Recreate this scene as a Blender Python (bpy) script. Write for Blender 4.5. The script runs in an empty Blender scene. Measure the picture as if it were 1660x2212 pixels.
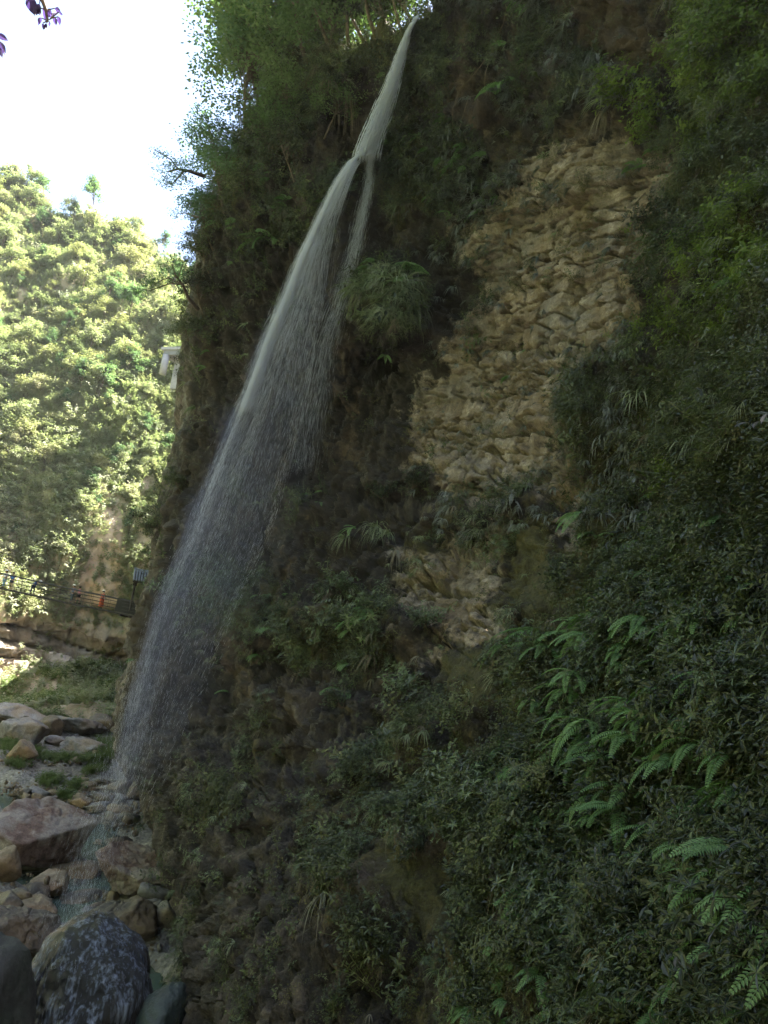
import bpy, math, random
import numpy as np
from mathutils import Vector, Matrix, Quaternion

random.seed(7)
rng = np.random.default_rng(7)
scene = bpy.context.scene
C = scene.collection

# ------------------------------------------------------------------ camera
CAMZ = 16.0
PITCH, ROLL = math.radians(12.0), math.radians(8.0)
FPX, CX, CY = 1609.0, 830.0, 1106.0
fwd = np.array([0, math.cos(PITCH), math.sin(PITCH)])
r0 = np.array([1.0, 0, 0]); u0 = np.array([0, -math.sin(PITCH), math.cos(PITCH)])
cr = math.cos(ROLL) * r0 + math.sin(ROLL) * u0
cu = -math.sin(ROLL) * r0 + math.cos(ROLL) * u0
CAM = np.array([0.0, 0.0, CAMZ])
cam_d = bpy.data.cameras.new('camera'); cam = bpy.data.objects.new('camera', cam_d); C.objects.link(cam)
cam_d.sensor_fit = 'VERTICAL'; cam_d.sensor_height = 24.0; cam_d.lens = 24.0 * FPX / 2212.0
cam_d.clip_start = 0.1; cam_d.clip_end = 3000
m = Matrix.Identity(4)
for i in range(3):
    m[i][0] = cr[i]; m[i][1] = cu[i]; m[i][2] = -fwd[i]; m[i][3] = CAM[i]
cam.matrix_world = m
scene.camera = cam

# ------------------------------------------------------------------ light
SUN = np.array([0.57, 0.10, 0.81]); SUN /= np.linalg.norm(SUN)
EXPOSURE = 3.95
HAZE = 0.00010
world = bpy.data.worlds.new('World'); scene.world = world; world.use_nodes = True
wn = world.node_tree.nodes; wl = world.node_tree.links
bg = wn['Background']
sky = wn.new('ShaderNodeTexSky'); sky.sky_type = 'NISHITA'; sky.sun_disc = False
sky.sun_elevation = math.asin(SUN[2]); sky.sun_rotation = math.atan2(SUN[0], SUN[1])
sky.air_density = 1.0; sky.dust_density = 4.0; sky.ozone_density = 1.0
wl.new(sky.outputs[0], bg.inputs['Color']); bg.inputs['Strength'].default_value = 0.05
sd = bpy.data.lights.new('sun', 'SUN'); sd.energy = 5.0; sd.angle = math.radians(0.5); sd.color = (1, 0.94, 0.84)
sun = bpy.data.objects.new('sun', sd); C.objects.link(sun)
sun.rotation_mode = 'QUATERNION'; sun.rotation_quaternion = Vector(SUN).to_track_quat('Z', 'Y')
scene.view_settings.view_transform = 'Standard'; scene.view_settings.look = 'None'
scene.view_settings.gamma = 1; scene.view_settings.exposure = EXPOSURE; scene.view_settings.use_curve_mapping = False
scene.render.engine = 'CYCLES'
scene.cycles.max_bounces = 4; scene.cycles.diffuse_bounces = 2; scene.cycles.glossy_bounces = 2
scene.cycles.transparent_max_bounces = 24; scene.cycles.use_denoising = True
scene.cycles.sample_clamp_indirect = 0.12; scene.cycles.sample_clamp_direct = 0.25

# ------------------------------------------------------------------ helpers
def rays(px, py):
    px = np.asarray(px, float); py = np.asarray(py, float)
    a = (px - CX) / FPX; b = (CY - py) / FPX
    d = fwd + a[..., None] * cr + b[..., None] * cu
    return d / np.linalg.norm(d, axis=-1, keepdims=True)
def at(px, py, r):
    return CAM + rays(px, py) * np.asarray(r, float)[..., None]
def gp(px, py, z=0.5):
    d = rays(px, py); return CAM + d * ((z - CAMZ) / d[..., 2])[..., None]
def V(a): return Vector((float(a[0]), float(a[1]), float(a[2])))

def _h(ix, iy, iz, seed):
    n = (ix.astype(np.int64) * 374761393 + iy.astype(np.int64) * 668265263 + iz.astype(np.int64) * 2147483647 + seed * 974711) & 0xffffffff
    n = (n ^ (n >> 13)) * 1274126177 & 0xffffffff
    n = (n ^ (n >> 16)) * 2246822519 & 0xffffffff
    return ((n ^ (n >> 15)) & 0xffffff) / float(0xffffff)
def hash2(a, b, seed=0):
    z = np.zeros_like(a); return _h(a, b, z, seed)
def vnoise(P, seed=0):
    F = np.floor(P); f = P - F; u = f * f * f * (f * (f * 6 - 15) + 10)
    x, y, z = F[..., 0], F[..., 1], F[..., 2]; ux, uy, uz = u[..., 0], u[..., 1], u[..., 2]
    def L(a, b, t): return a + (b - a) * t
    def c(dx, dy, dz): return _h(x + dx, y + dy, z + dz, seed)
    v = L(L(L(c(0,0,0), c(1,0,0), ux), L(c(0,1,0), c(1,1,0), ux), uy),
          L(L(c(0,0,1), c(1,0,1), ux), L(c(0,1,1), c(1,1,1), ux), uy), uz)
    return v * 2 - 1
def fbm(P, sc, o=3, seed=0, gain=0.5):
    s = 0; a = 1.0; t = 0
    for k in range(o):
        s = s + a * vnoise(P / sc * (2.03 ** k) + 17.3 * k, seed + k); t += a; a *= gain
    return s / t * 1.6
def sstep(a, b, x):
    t = np.clip((x - a) / (b - a), 0, 1); return t * t * (3 - 2 * t)

class TPS:
    def __init__(s, pts, vals):
        s.p = np.array(pts, float) / 1000.0; n = len(s.p)
        K = s.k(s.p, s.p); A = np.zeros((n + 3, n + 3)); A[:n, :n] = K + np.eye(n) * 1e-4
        Q = np.c_[np.ones(n), s.p]; A[:n, n:] = Q; A[n:, :n] = Q.T
        s.w = np.linalg.solve(A, np.r_[np.array(vals, float), 0, 0, 0])
    def k(s, a, b):
        r2 = ((a[:, None, :] - b[None]) ** 2).sum(-1) + 1e-12; return 0.5 * r2 * np.log(r2)
    def __call__(s, x, y):
        sh = np.shape(x); q = np.c_[np.ravel(x), np.ravel(y)] / 1000.0; out = np.empty(len(q)); n = len(s.p)
        for i in range(0, len(q), 50000):
            qq = q[i:i + 50000]; out[i:i + 50000] = s.k(qq, s.p) @ s.w[:n] + s.w[n] + qq @ s.w[n + 1:]
        return out.reshape(sh)

def mesh_np(name, verts, faces, smooth=False, mats=None, midx=None):
    verts = np.asarray(verts, np.float32).reshape(-1, 3); faces = np.asarray(faces, np.int32)
    me = bpy.data.meshes.new(name); k = faces.shape[1]; nf = len(faces)
    me.vertices.add(len(verts)); me.vertices.foreach_set('co', verts.ravel())
    me.loops.add(nf * k); me.loops.foreach_set('vertex_index', faces.ravel())
    me.polygons.add(nf); me.polygons.foreach_set('loop_start', np.arange(0, nf * k, k, dtype=np.int32))
    me.polygons.foreach_set('loop_total', np.full(nf, k, np.int32))
    if smooth: me.polygons.foreach_set('use_smooth', np.ones(nf, bool))
    for mt in (mats or []): me.materials.append(mt)
    if midx is not None: me.polygons.foreach_set('material_index', np.asarray(midx, np.int32))
    me.update(calc_edges=True); me.validate(); return me
def grid_faces(nr, nc, mask=None):
    i = np.arange(nr * nc).reshape(nr, nc)
    f = np.stack([i[:-1, :-1], i[:-1, 1:], i[1:, 1:], i[1:, :-1]], -1)
    return f.reshape(-1, 4) if mask is None else f[mask]
def link(name, data, parent=None, loc=None, kind=None, label=None, cat=None, group=None):
    o = bpy.data.objects.new(name, data); C.objects.link(o)
    if parent: o.parent = parent
    if loc is not None: o.location = tuple(map(float, loc))
    if kind: o['kind'] = kind
    if label: o['label'] = label
    if cat: o['category'] = cat
    if group: o['group'] = group
    return o
def tree_copy(root, loc, rot=None, scale=1.0, label=None, group=None):
    r = root.copy(); C.objects.link(r); r.location = tuple(map(float, loc))
    if rot is not None:
        r.rotation_mode = 'QUATERNION'; r.rotation_quaternion = rot
    r.scale = (scale,) * 3 if np.isscalar(scale) else tuple(scale)
    if label: r['label'] = label
    if group: r['group'] = group
    for ch in root.children:
        c = ch.copy(); C.objects.link(c); c.parent = r
        for g in ch.children:
            d = g.copy(); C.objects.link(d); d.parent = c
    return r

# simple mesh collector (mixed faces as quads/tris through from_pydata)
class MB:
    def __init__(s): s.v = []; s.f = []
    def box(s, c, sx, sy, sz, R=None):
        b = len(s.v)
        for dz in (-1, 1):
            for dy in (-1, 1):
                for dx in (-1, 1):
                    p = Vector((dx * sx / 2, dy * sy / 2, dz * sz / 2))
                    if R is not None: p = R @ p
                    s.v.append(tuple(Vector(c) + p))
        s.f += [tuple(b + i for i in q) for q in ((0,2,3,1),(4,5,7,6),(0,1,5,4),(2,6,7,3),(0,4,6,2),(1,3,7,5))]
        return s
    def tube(s, pts, rad, n=6):
        pts = [Vector(p) for p in pts]; b = len(s.v); m_ = len(pts)
        rad = rad if hasattr(rad, '__len__') else [rad] * m_
        for i, p in enumerate(pts):
            t = (pts[min(i + 1, m_ - 1)] - pts[max(i - 1, 0)]).normalized()
            a = t.orthogonal() if i == 0 else (a - t * a.dot(t))
            a = a.normalized(); c2 = t.cross(a)
            for k in range(n):
                an = 2 * math.pi * k / n; s.v.append(tuple(p + (a * math.cos(an) + c2 * math.sin(an)) * rad[i]))
        for i in range(m_ - 1):
            for k in range(n):
                k2 = (k + 1) % n; s.f.append((b + i * n + k, b + i * n + k2, b + (i + 1) * n + k2, b + (i + 1) * n + k))
        s.f.append(tuple(b + k for k in range(n))[::-1]); s.f.append(tuple(b + (m_ - 1) * n + k for k in range(n)))
        return s
    def leaf(s, p, d, nrm, L, W, fold=0.15):
        p = Vector(p); d = Vector(d).normalized(); sd_ = d.cross(Vector(nrm)).normalized(); nn = sd_.cross(d)
        b = len(s.v)
        s.v += [tuple(p), tuple(p + d * L * .3 + sd_ * W * .5 + nn * W * fold), tuple(p + d * L * .65 + sd_ * W * .42 + nn * W * fold),
                tuple(p + d * L - nn * L * .08), tuple(p + d * L * .65 - sd_ * W * .42 + nn * W * fold), tuple(p + d * L * .3 - sd_ * W * .5 + nn * W * fold)]
        s.f += [(b, b + 1, b + 2, b + 3), (b, b + 3, b + 4, b + 5)]
        return s
    def mesh(s, name, mat, smooth=False):
        me = bpy.data.meshes.new(name); me.from_pydata(s.v, [], s.f); me.materials.append(mat)
        if smooth: me.polygons.foreach_set('use_smooth', [True] * len(me.polygons))
        me.update(); return me
    def build(s, name, mat, parent=None, smooth=False, **k): return link(name, s.mesh(name, mat, smooth), parent, **k)

# ------------------------------------------------------------------ materials
def new_mat(name):
    mt = bpy.data.materials.new(name); mt.use_nodes = True; nt = mt.node_tree
    for n in list(nt.nodes): nt.nodes.remove(n)
    return mt, nt, nt.nodes, nt.links
def N(nt, t, **kw):
    n = nt.nodes.new(t)
    for k, v in kw.items():
        if k.startswith('i_'):
            n.inputs[int(k[2:])].default_value = v
        else: setattr(n, k, v)
    return n
def noise_node(nt, scale, detail=4, rough=0.6, vec=None, stretch=None):
    if vec is None:
        vec = N(nt, 'ShaderNodeNewGeometry').outputs['Position']
    if stretch:
        mp = N(nt, 'ShaderNodeMapping'); mp.inputs['Scale'].default_value = stretch; nt.links.new(vec, mp.inputs[0]); vec = mp.outputs[0]
    n = N(nt, 'ShaderNodeTexNoise'); n.inputs['Scale'].default_value = scale; n.inputs['Detail'].default_value = detail
    n.inputs['Roughness'].default_value = rough; nt.links.new(vec, n.inputs['Vector']); return n.outputs['Fac']
def ramp(nt, fac, stops, interp='LINEAR'):
    r = N(nt, 'ShaderNodeValToRGB'); r.color_ramp.interpolation = interp; e = r.color_ramp.elements
    while len(e) < len(stops): e.new(0.5)
    for i, (p, c) in enumerate(stops):
        e[i].position = p; e[i].color = (*c, 1) if len(c) == 3 else c
    nt.links.new(fac, r.inputs[0]); return r.outputs[0]
def mix(nt, fac, a, b, mode='MIX'):
    n = N(nt, 'ShaderNodeMix', data_type='RGBA', blend_type=mode)
    for s, v in ((0, fac), (6, a), (7, b)):
        if hasattr(v, 'node'): nt.links.new(v, n.inputs[s])
        else: n.inputs[s].default_value = v if s == 0 else (*v, 1)
    return n.outputs[2]
def mth(nt, op, a, b=None):
    n = N(nt, 'ShaderNodeMath', operation=op)
    for s, v in ((0, a), (1, b)):
        if v is None: continue
        if hasattr(v, 'node'): nt.links.new(v, n.inputs[s])
        else: n.inputs[s].default_value = v
    return n.outputs[0]
def attr(nt, name): return N(nt, 'ShaderNodeAttribute', attribute_name=name).outputs['Fac']
def finish(nt, col, rough=0.85, bump=None, bstr=0.5, bdist=0.05, spec=0.3, coat=0.0):
    b = N(nt, 'ShaderNodeBsdfPrincipled'); o = N(nt, 'ShaderNodeOutputMaterial')
    if hasattr(col, 'node'): nt.links.new(col, b.inputs['Base Color'])
    else: b.inputs['Base Color'].default_value = (*col, 1)
    if hasattr(rough, 'node'): nt.links.new(rough, b.inputs['Roughness'])
    else: b.inputs['Roughness'].default_value = rough
    b.inputs['Specular IOR Level'].default_value = spec
    b.inputs['Coat Weight'].default_value = coat; b.inputs['Coat Roughness'].default_value = 0.15
    if bump is not None:
        bn = N(nt, 'ShaderNodeBump'); bn.inputs['Strength'].default_value = bstr; bn.inputs['Distance'].default_value = bdist
        nt.links.new(bump, bn.inputs['Height']); nt.links.new(bn.outputs[0], b.inputs['Normal'])
        if coat: nt.links.new(bn.outputs[0], b.inputs['Coat Normal'])
    nt.links.new(b.outputs[0], o.inputs[0]); return b

def mat_plain(name, col, rough=0.7, var=0.25, scale=3.0, bstr=0.2):
    mt, nt, _, _ = new_mat(name)
    n = noise_node(nt, scale, 4)
    c = ramp(nt, n, [(0.3, tuple(x * (1 - var) for x in col)), (0.7, tuple(min(1, x * (1 + var)) for x in col))])
    finish(nt, c, rough, n, bstr, 0.01); return mt

def mat_leaf(name, cols, trans=0.35, patch=0.6, rough=0.55, spec=0.2):
    """per-instance random colour between several greens, patches by place, light passing through"""
    mt, nt, _, L = new_mat(name)
    rnd = N(nt, 'ShaderNodeObjectInfo').outputs['Random']
    pn = noise_node(nt, patch, 3)
    geo = N(nt, 'ShaderNodeNewGeometry').outputs['Random Per Island']
    f = mth(nt, 'ADD', mth(nt, 'MULTIPLY', rnd, 0.35), mth(nt, 'ADD', mth(nt, 'MULTIPLY', pn, 0.75), mth(nt, 'MULTIPLY', geo, 0.3)))
    f = mth(nt, 'SUBTRACT', f, 0.2)
    c = ramp(nt, f, [((i + 0.2) / (len(cols)), q) for i, q in enumerate(cols)])
    p = N(nt, 'ShaderNodeBsdfPrincipled'); L.new(c, p.inputs['Base Color']); p.inputs['Roughness'].default_value = rough
    p.inputs['Specular IOR Level'].default_value = spec
    t = N(nt, 'ShaderNodeBsdfTranslucent'); tc = mix(nt, 1.0, c, (1.15, 1.3, 0.7), 'MULTIPLY'); L.new(tc, t.inputs['Color'])
    mx = N(nt, 'ShaderNodeMixShader'); mx.inputs[0].default_value = trans
    L.new(p.outputs[0], mx.inputs[1]); L.new(t.outputs[0], mx.inputs[2])
    o = N(nt, 'ShaderNodeOutputMaterial'); L.new(mx.outputs[0], o.inputs[0]); return mt

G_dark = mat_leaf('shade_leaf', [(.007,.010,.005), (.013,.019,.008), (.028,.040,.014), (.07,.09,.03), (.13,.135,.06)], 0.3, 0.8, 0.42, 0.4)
G_star = mat_leaf('glossy_leaf', [(.008,.013,.007), (.017,.028,.013), (.042,.064,.028), (.12,.165,.075)], 0.25, 0.5, 0.36, 0.5)
G_moss = mat_leaf('moss_leaf', [(.02,.022,.008), (.04,.045,.014), (.065,.07,.022), (.10,.085,.03)], 0.2)
G_grass = mat_leaf('grass_blade', [(.07,.10,.05), (.13,.17,.10), (.20,.23,.15), (.27,.28,.21)], 0.3)
G_dry = mat_leaf('dry_blade', [(.10,.085,.06), (.16,.13,.09), (.12,.12,.10)], 0.2)
G_strap = mat_leaf('strap_leaf', [(.05,.065,.055), (.09,.10,.085), (.13,.14,.12)], 0.15, 0.5, 0.4, 0.5)
G_fern = mat_leaf('fern_leaf', [(.05,.10,.04), (.09,.165,.065), (.13,.22,.095), (.17,.26,.12)], 0.35, 0.9)
G_tree = mat_leaf('tree_leaf', [(.04,.07,.03), (.07,.115,.045), (.10,.155,.06), (.14,.19,.08)], 0.3, 0.35)
G_tree2 = mat_leaf('bluish_tree_leaf', [(.045,.08,.05), (.08,.13,.075), (.115,.18,.095)], 0.4, 0.35)
G_lime = mat_leaf('sunlit_leaf', [(.07,.11,.03), (.10,.145,.04), (.14,.18,.055)], 0.35, 0.3)  # leaf colour yellowed to stand in for sun on the treetop
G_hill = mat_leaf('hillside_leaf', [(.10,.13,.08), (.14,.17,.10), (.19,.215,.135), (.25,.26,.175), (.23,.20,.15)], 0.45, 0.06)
G_lime2 = mat_leaf('yellowish_leaf', [(.03,.05,.015), (.07,.105,.022), (.11,.15,.03), (.15,.19,.04)], 0.4, 0.5)
M_bark = mat_plain('bark', (.09, .07, .05), .9, .4, 6, .6)
M_twig = mat_plain('pale_twig', (.22, .19, .15), .9, .3, 8, .4)

# ================================================================== CLIFF
SX_Y = [-600,-300,0,100,150,300,450,600,700,760,830,900,950,1000,1050,1100,1150,1200,1260,1300,1400,1500,1560,1620,1660,1700,1780,1850,1950,2000,2100,2212,2700]
SX_X = [720,690,650,610,585,520,455,425,410,405,398,392,380,362,348,342,338,334,322,300,280,262,250,252,262,290,325,340,372,388,402,410,440]
RC = [(450,0,50),(600,0,50),(800,0,45),(1000,0,42),(1300,0,37),(1660,0,31),(2050,0,26),
 (560,300,50),(800,300,45),(1000,300,40),(1300,300,34),(1660,300,27),(2050,300,22),
 (450,600,50),(600,600,47),(800,600,41),(1000,600,37),(1300,600,31),(1660,600,22),(2050,600,17),
 (400,900,51),(600,900,44),(800,900,38),(1000,900,34),(1300,900,27),(1660,900,18),(2050,900,14),
 (340,1200,50),(450,1200,45),(600,1200,39),(800,1200,32),(1000,1200,28),(1300,1200,21),(1660,1200,15),(2050,1200,12),
 (260,1500,46),(450,1500,38),(600,1500,31),(800,1500,26),(1000,1500,22),(1300,1500,17),(1660,1500,13),(2050,1500,10.5),
 (320,1800,34),(450,1800,29),(600,1800,24.5),(800,1800,21),(1000,1800,18.5),(1300,1800,15),(1660,1800,11.8),(2050,1800,9.5),
 (410,2212,24),(600,2212,20),(800,2212,18),(1000,2212,16),(1300,2212,13),(1660,2212,10.2),(2050,2212,8.5),
 (440,2700,20),(1000,2700,14),(1660,2700,9.5),(650,-300,48),(1000,-400,44),(1660,-400,36)]
rng_f = TPS([(a, b) for a, b, _ in RC], [math.log(c) for *_, c in RC])

CMAP = """
........VVVVVVVvvvvvkkkvTTTT
........VVVVVVvvkvkvvkkkvTTT
......VVVVVVvvvvkvkvvvkkvTTT
......VVVVVvkdvvkkvvvvvvTTTT
......VVVVVvdDvvvkvvkkkvTTTT
......VVVVvddDGvvvkllLLlTTTT
......VVVvddvDGvvvvlLLLLvTTT
......VVvvvvvDGvvvlLLLLLvTTT
......VvvvvddDDdllLLLLLlvvTT
......VdddddDDDdvlLLLLLldvTT
......VddddDDGGddlLLLLldvvTT
......dddddDDGGdlLLLLLlvvvTT
......dddDDDkDDdlLLLLLvvvVVV
......ddDDDDkDDdLLLLLvvvVVVV
......dDDDDDkDDLLLLLLvVVVVVV
......dDDDDDkDDLLLLLvVVVVVVV
......dDDDDDkDDLLLLllVVVVVVV
.....ddDDDDDDDDvlLLllVVVVVVV
.....vdDDdvvDDdvGvvvlVVVVVVV
.....vDDDDDDDDvGllvMlVVVVVVV
.....dDDDvkDDDlLllMMvVVVVVVV
.....DvGGGvDDvlLLlMMVVVVVVVV
.....DdGGvGVGGvkllMvvVVVVVVV
....DDDdkkVGvGklMMvvVVVVVVVV
....DDDDkDDDvdkbMMvvVVVVVVVV
....DDDDDbDDbvbvMvvVVVVVVVVV
....DDBBbbDDbbvvvvVVVVVVVVVV
....DBBBBbDDvbvVvVVVVVVVVVVV
....DBBbbBDbbvvbVVVVVVVVVVVV
.....BBbbBbbvvvvvVVVVVVVVVVV
.....BBBBBBbvvMMvvVVVVVVVVVV
.....BBBBBBbbvMMvvVVVVVVVVVV
......BBBBBBbvbMvvvVVVVVVVVV
......BBBBBBbbbbvvvVVVVVVVVV
......BBBBBBbBbbvbbvVVVVVVVV
......BBBBBBBbbbvbbbvVVVVVVV
......BBBBBBBBbbbbbbvvVVVVVV
""".split()
#          lime dark brown moss soil veg
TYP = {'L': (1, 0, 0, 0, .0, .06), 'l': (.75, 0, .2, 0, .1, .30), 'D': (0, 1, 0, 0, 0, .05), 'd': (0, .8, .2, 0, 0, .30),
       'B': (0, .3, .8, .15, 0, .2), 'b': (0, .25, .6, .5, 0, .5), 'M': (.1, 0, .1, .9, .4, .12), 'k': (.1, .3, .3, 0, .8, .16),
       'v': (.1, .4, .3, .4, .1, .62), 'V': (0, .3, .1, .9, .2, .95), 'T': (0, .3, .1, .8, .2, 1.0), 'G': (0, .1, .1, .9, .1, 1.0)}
nrow, ncol = len(CMAP), 28
arr = np.zeros((nrow, ncol, 6))
for j, line in enumerate(CMAP):
    cs = list(line)
    k0 = next(i for i, c in enumerate(cs) if c != '.')
    for i in range(k0): cs[i] = cs[k0]
    for i in range(ncol): arr[j, i] = TYP[cs[i]]
def sample_map(px, py):
    x = np.clip(px / 60.0 - .5, 0, ncol - 1.001); y = np.clip(py / 60.0 - .5, 0, nrow - 1.001)
    xi = x.astype(int); yi = y.astype(int); fx = (x - xi)[..., None]; fy = (y - yi)[..., None]
    return (arr[yi, xi] * (1 - fx) * (1 - fy) + arr[yi, xi + 1] * fx * (1 - fy) + arr[yi + 1, xi] * (1 - fx) * fy + arr[yi + 1, xi + 1] * fx * fy)

pys = np.r_[np.linspace(2700, 2240, 24), np.arange(2225, -20, -3.1), np.linspace(-25, -600, 40)]
NW = 46
aa = np.linspace(0, 1, 520)
aa = aa ** 1.12
NR, NC = len(pys), NW + len(aa)
sx = np.interp(pys, SX_Y, SX_X)
sx = sx + 7 * vnoise(np.c_[pys / 45, pys * 0, pys * 0], 5) + 4 * vnoise(np.c_[pys / 14, pys * 0, pys * 0], 6) 
PY = np.repeat(pys[:, None], NC, 1)
PX = np.zeros((NR, NC)); PX[:, NW:] = sx[:, None] + aa[None] * (2040 - sx[:, None]); PX[:, :NW] = sx[:, None]
R = np.exp(rng_f(PX, PY))
d_lat = (PX - sx[:, None]) / FPX * R
RR = 4.0
dd = np.clip(RR - d_lat, 0, RR)
R = R + (RR - np.sqrt(np.maximum(RR * RR - dd * dd, 0))) * 0.9
# relief given in metres towards the eye: bulges, hollows, ledges
BUMPS = [(825,655,72,78,3.6),(830,778,58,36,-4.0),(760,250,45,140,-2.6),(740,170,50,40,1.2),(600,520,70,30,-1.4),(650,420,80,60,1.0),
 (700,1330,170,45,1.7),(430,1300,90,40,1.5),(590,1425,60,32,-2.2),(480,1460,80,60,-1.5),(980,1030,90,40,.8),(900,1075,130,24,-1.2),
 (1000,1110,170,30,.9),(1100,760,170,14,-.7),(520,1580,120,16,-.9),(600,1640,90,20,-1.0),(660,1750,60,90,-.7),(400,1620,60,60,.9),
 (540,1800,60,18,-.6),(450,1900,60,14,-.6),(800,1560,60,40,-1.0),(760,1650,60,60,.8),(920,1700,70,26,-.9),(480,760,30,90,-.8),(620,980,30,160,.8),
 (1330,1640,80,120,-1.2),(1550,1700,80,60,-1.4),(1500,1560,90,50,.6),(1420,650,60,100,-1.0),(1250,130,90,26,-1.3),(1100,60,60,60,-1.0),
 (1020,240,110,24,.7),(560,1500,40,20,.8),(360,1080,30,60,.8)]
for bx, by, brx, bry, amp in BUMPS:
    R = R - amp * np.exp(-((PX - bx) / brx) ** 2 - ((PY - by) / bry) ** 2)
P = at(PX, PY, R)
# the wall turns round its left corner and runs away up the gorge
away = np.array([-0.02, 1.0, 0.0]); away /= np.linalg.norm(away)
for k in range(NW):
    s = ((NW - k) / NW) ** 1.8 * 108
    d = rays(PX[:, NW], PY[:, NW]); dh = d * np.array([1, 1, 0]); dh /= np.linalg.norm(dh, axis=1, keepdims=True)
    w = min(1, s / 25.0)
    step = dh * s + np.array([1, 0, 0]) * (w * w * s * 0.05)
    P[:, k] = P[:, NW] + step
    P[:, k, 2] = np.where(P[:, k, 2] > 6, 6 + (P[:, k, 2] - 6) * (1 - .25 * min(1, max(0, (s - 45) / 50))), P[:, k, 2])
# rim of the gorge: above it the ground runs back level
rim = np.interp(PX, [0, 500, 620, 850, 895, 905, 918, 960, 1100, 2100], [150, 150, 120, 95, 60, 45, 20, -120, -420, -500])
for c in range(NC):
    ab = np.nonzero(pys < rim[:, c])[0]
    if len(ab) == 0: continue
    i0 = ab[0] - 1; base = P[i0, c].copy()
    dirh = np.array([0.35, 1, 0]) / 1.06
    n_ = NR - 1 - i0; q = (np.arange(1, n_ + 1) / n_)
    P[i0 + 1:, c] = base + dirh[None] * (q[:, None] ** 2 * 90) + np.array([0, 0, 1])[None] * (np.sqrt(q)[:, None] * 1.5 + q[:, None] * 8)
# drop the lowest rows into the ground
for i in range(10):
    P[i] = P[10] + np.array([0, 0, -1]) * (10 - i) * 1.5
P0 = P.copy()
dr = np.gradient(P0, axis=0); dc = np.gradient(P0, axis=1)
nrm = np.cross(dc, dr); nrm /= np.linalg.norm(nrm, axis=-1, keepdims=True) + 1e-9
for _ in range(3):
    nrm[1:-1, 1:-1] = (nrm[1:-1, 1:-1] * 2 + nrm[:-2, 1:-1] + nrm[2:, 1:-1] + nrm[1:-1, :-2] + nrm[1:-1, 2:]) / 6
nrm /= np.linalg.norm(nrm, axis=-1, keepdims=True) + 1e-9
flip = ((P0 - CAM) * nrm).sum(-1).mean() > 0
if flip: nrm = -nrm

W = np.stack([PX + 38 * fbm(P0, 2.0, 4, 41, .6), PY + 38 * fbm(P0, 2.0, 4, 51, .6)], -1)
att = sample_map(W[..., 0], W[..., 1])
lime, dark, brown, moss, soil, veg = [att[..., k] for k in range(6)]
z = P0[..., 2]; sal = -0.43 * P0[..., 0] + 0.9 * P0[..., 1]
# bedding: beds dip, each cut in blocks
def beds(T, cell, seed, dip=0.20):
    hb = (z + dip * -sal + 0.5 * vnoise(P0 / 5.0, seed) + .12 * vnoise(P0 / .9, seed + 3)) / T
    hb = hb + 0.4 * np.sin(hb * 1.7 + seed)
    bi = np.floor(hb); bf = hb - bi
    q = sal / cell * (0.7 + .6 * hash2(bi, bi * 0 + 5, seed)) + hash2(bi, bi * 0, seed) * 31 + .25 * vnoise(P0 / 1.3, seed + 9)
    ci = np.floor(q); cf = q - ci
    return hash2(bi, ci, seed + 1), bf, cf
o1, bf1, cf1 = beds(1.5, 2.6, 11); o2, bf2, cf2 = beds(0.42, 0.75, 23)
pit = vnoise(np.stack([sal / .85, (z - .2 * sal) / .17, P0[..., 0] / 1.5], -1), 63) + .5 * vnoise(np.stack([sal / .3, (z - .2 * sal) / .1, P0[..., 0] / .6], -1), 64)
rough = fbm(P0, 0.55, 4, 61); mid = fbm(P0, 1.8, 3, 71); big = fbm(P0, 7.0, 3, 81)
def cells(x, y, seed, cheb=True, jit=.8):
    """irregular angular blocks: value of the block, its tilt, and how near the joint is"""
    xi, yi = np.floor(x), np.floor(y); f1 = np.full(x.shape, 9.0); f2 = f1.copy(); h = np.zeros_like(x); bx = h.copy(); by = h.copy()
    for oy in (-1, 0, 1):
        for ox in (-1, 0, 1):
            cx_, cy_ = xi + ox, yi + oy; qx = cx_ + .5 + (hash2(cx_, cy_, seed) - .5) * jit - x; qy = cy_ + .5 + (hash2(cx_, cy_, seed + 1) - .5) * jit - y
            d = np.maximum(np.abs(qx), np.abs(qy)) if cheb else np.hypot(qx, qy); n_ = d < f1
            f2 = np.where(n_, f1, np.minimum(f2, d)); f1 = np.where(n_, d, f1); h = np.where(n_, hash2(cx_, cy_, seed + 2), h); bx = np.where(n_, qx, bx); by = np.where(n_, qy, by)
    return h, bx * (hash2(np.floor(h * 9999), h * 0, seed + 3) - .5) + by * (hash2(np.floor(h * 9999), h * 0, seed + 4) - .35), f2 - f1
lx = sal + .12 * vnoise(P0 / .7, 301); ly = z - .20 * sal + .10 * vnoise(P0 / .8, 302) + .35 * vnoise(P0 / 4.0, 303)
h1, t1, e1 = cells(lx / 1.9, ly / .85, 310); h2, t2, e2 = cells(lx / .75, ly / .36, 320); h3, t3, e3 = cells(lx / .32, ly / .17, 330)
broken = sstep(-.25, .35, vnoise(P0 / 2.6, 340))
Dl = (o1 - .4) * .42 - 1.0 * np.exp(-(bf1 / .06) ** 2) * sstep(-.2, .15, vnoise(P0 / 1.6, 65)) + (h1 - .5) * .26 + t1 * .14 - .55 * np.exp(-(e1 / .04) ** 2) * (h1 > .3) \
     + broken * ((h2 - .5) * .20 + t2 * .10 - .30 * np.exp(-(e2 / .06) ** 2)) + (.3 + .7 * broken) * ((h3 - .5) * .09 + t3 * .06 - .08 * np.exp(-(e3 / .1) ** 2)) \
     + .06 * mid + .04 * rough - .5 * sstep(.5, .75, pit)
sv = np.stack([sal * 1.0, P0[..., 2] * .10, P0[..., 0] * .3], -1)
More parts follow.
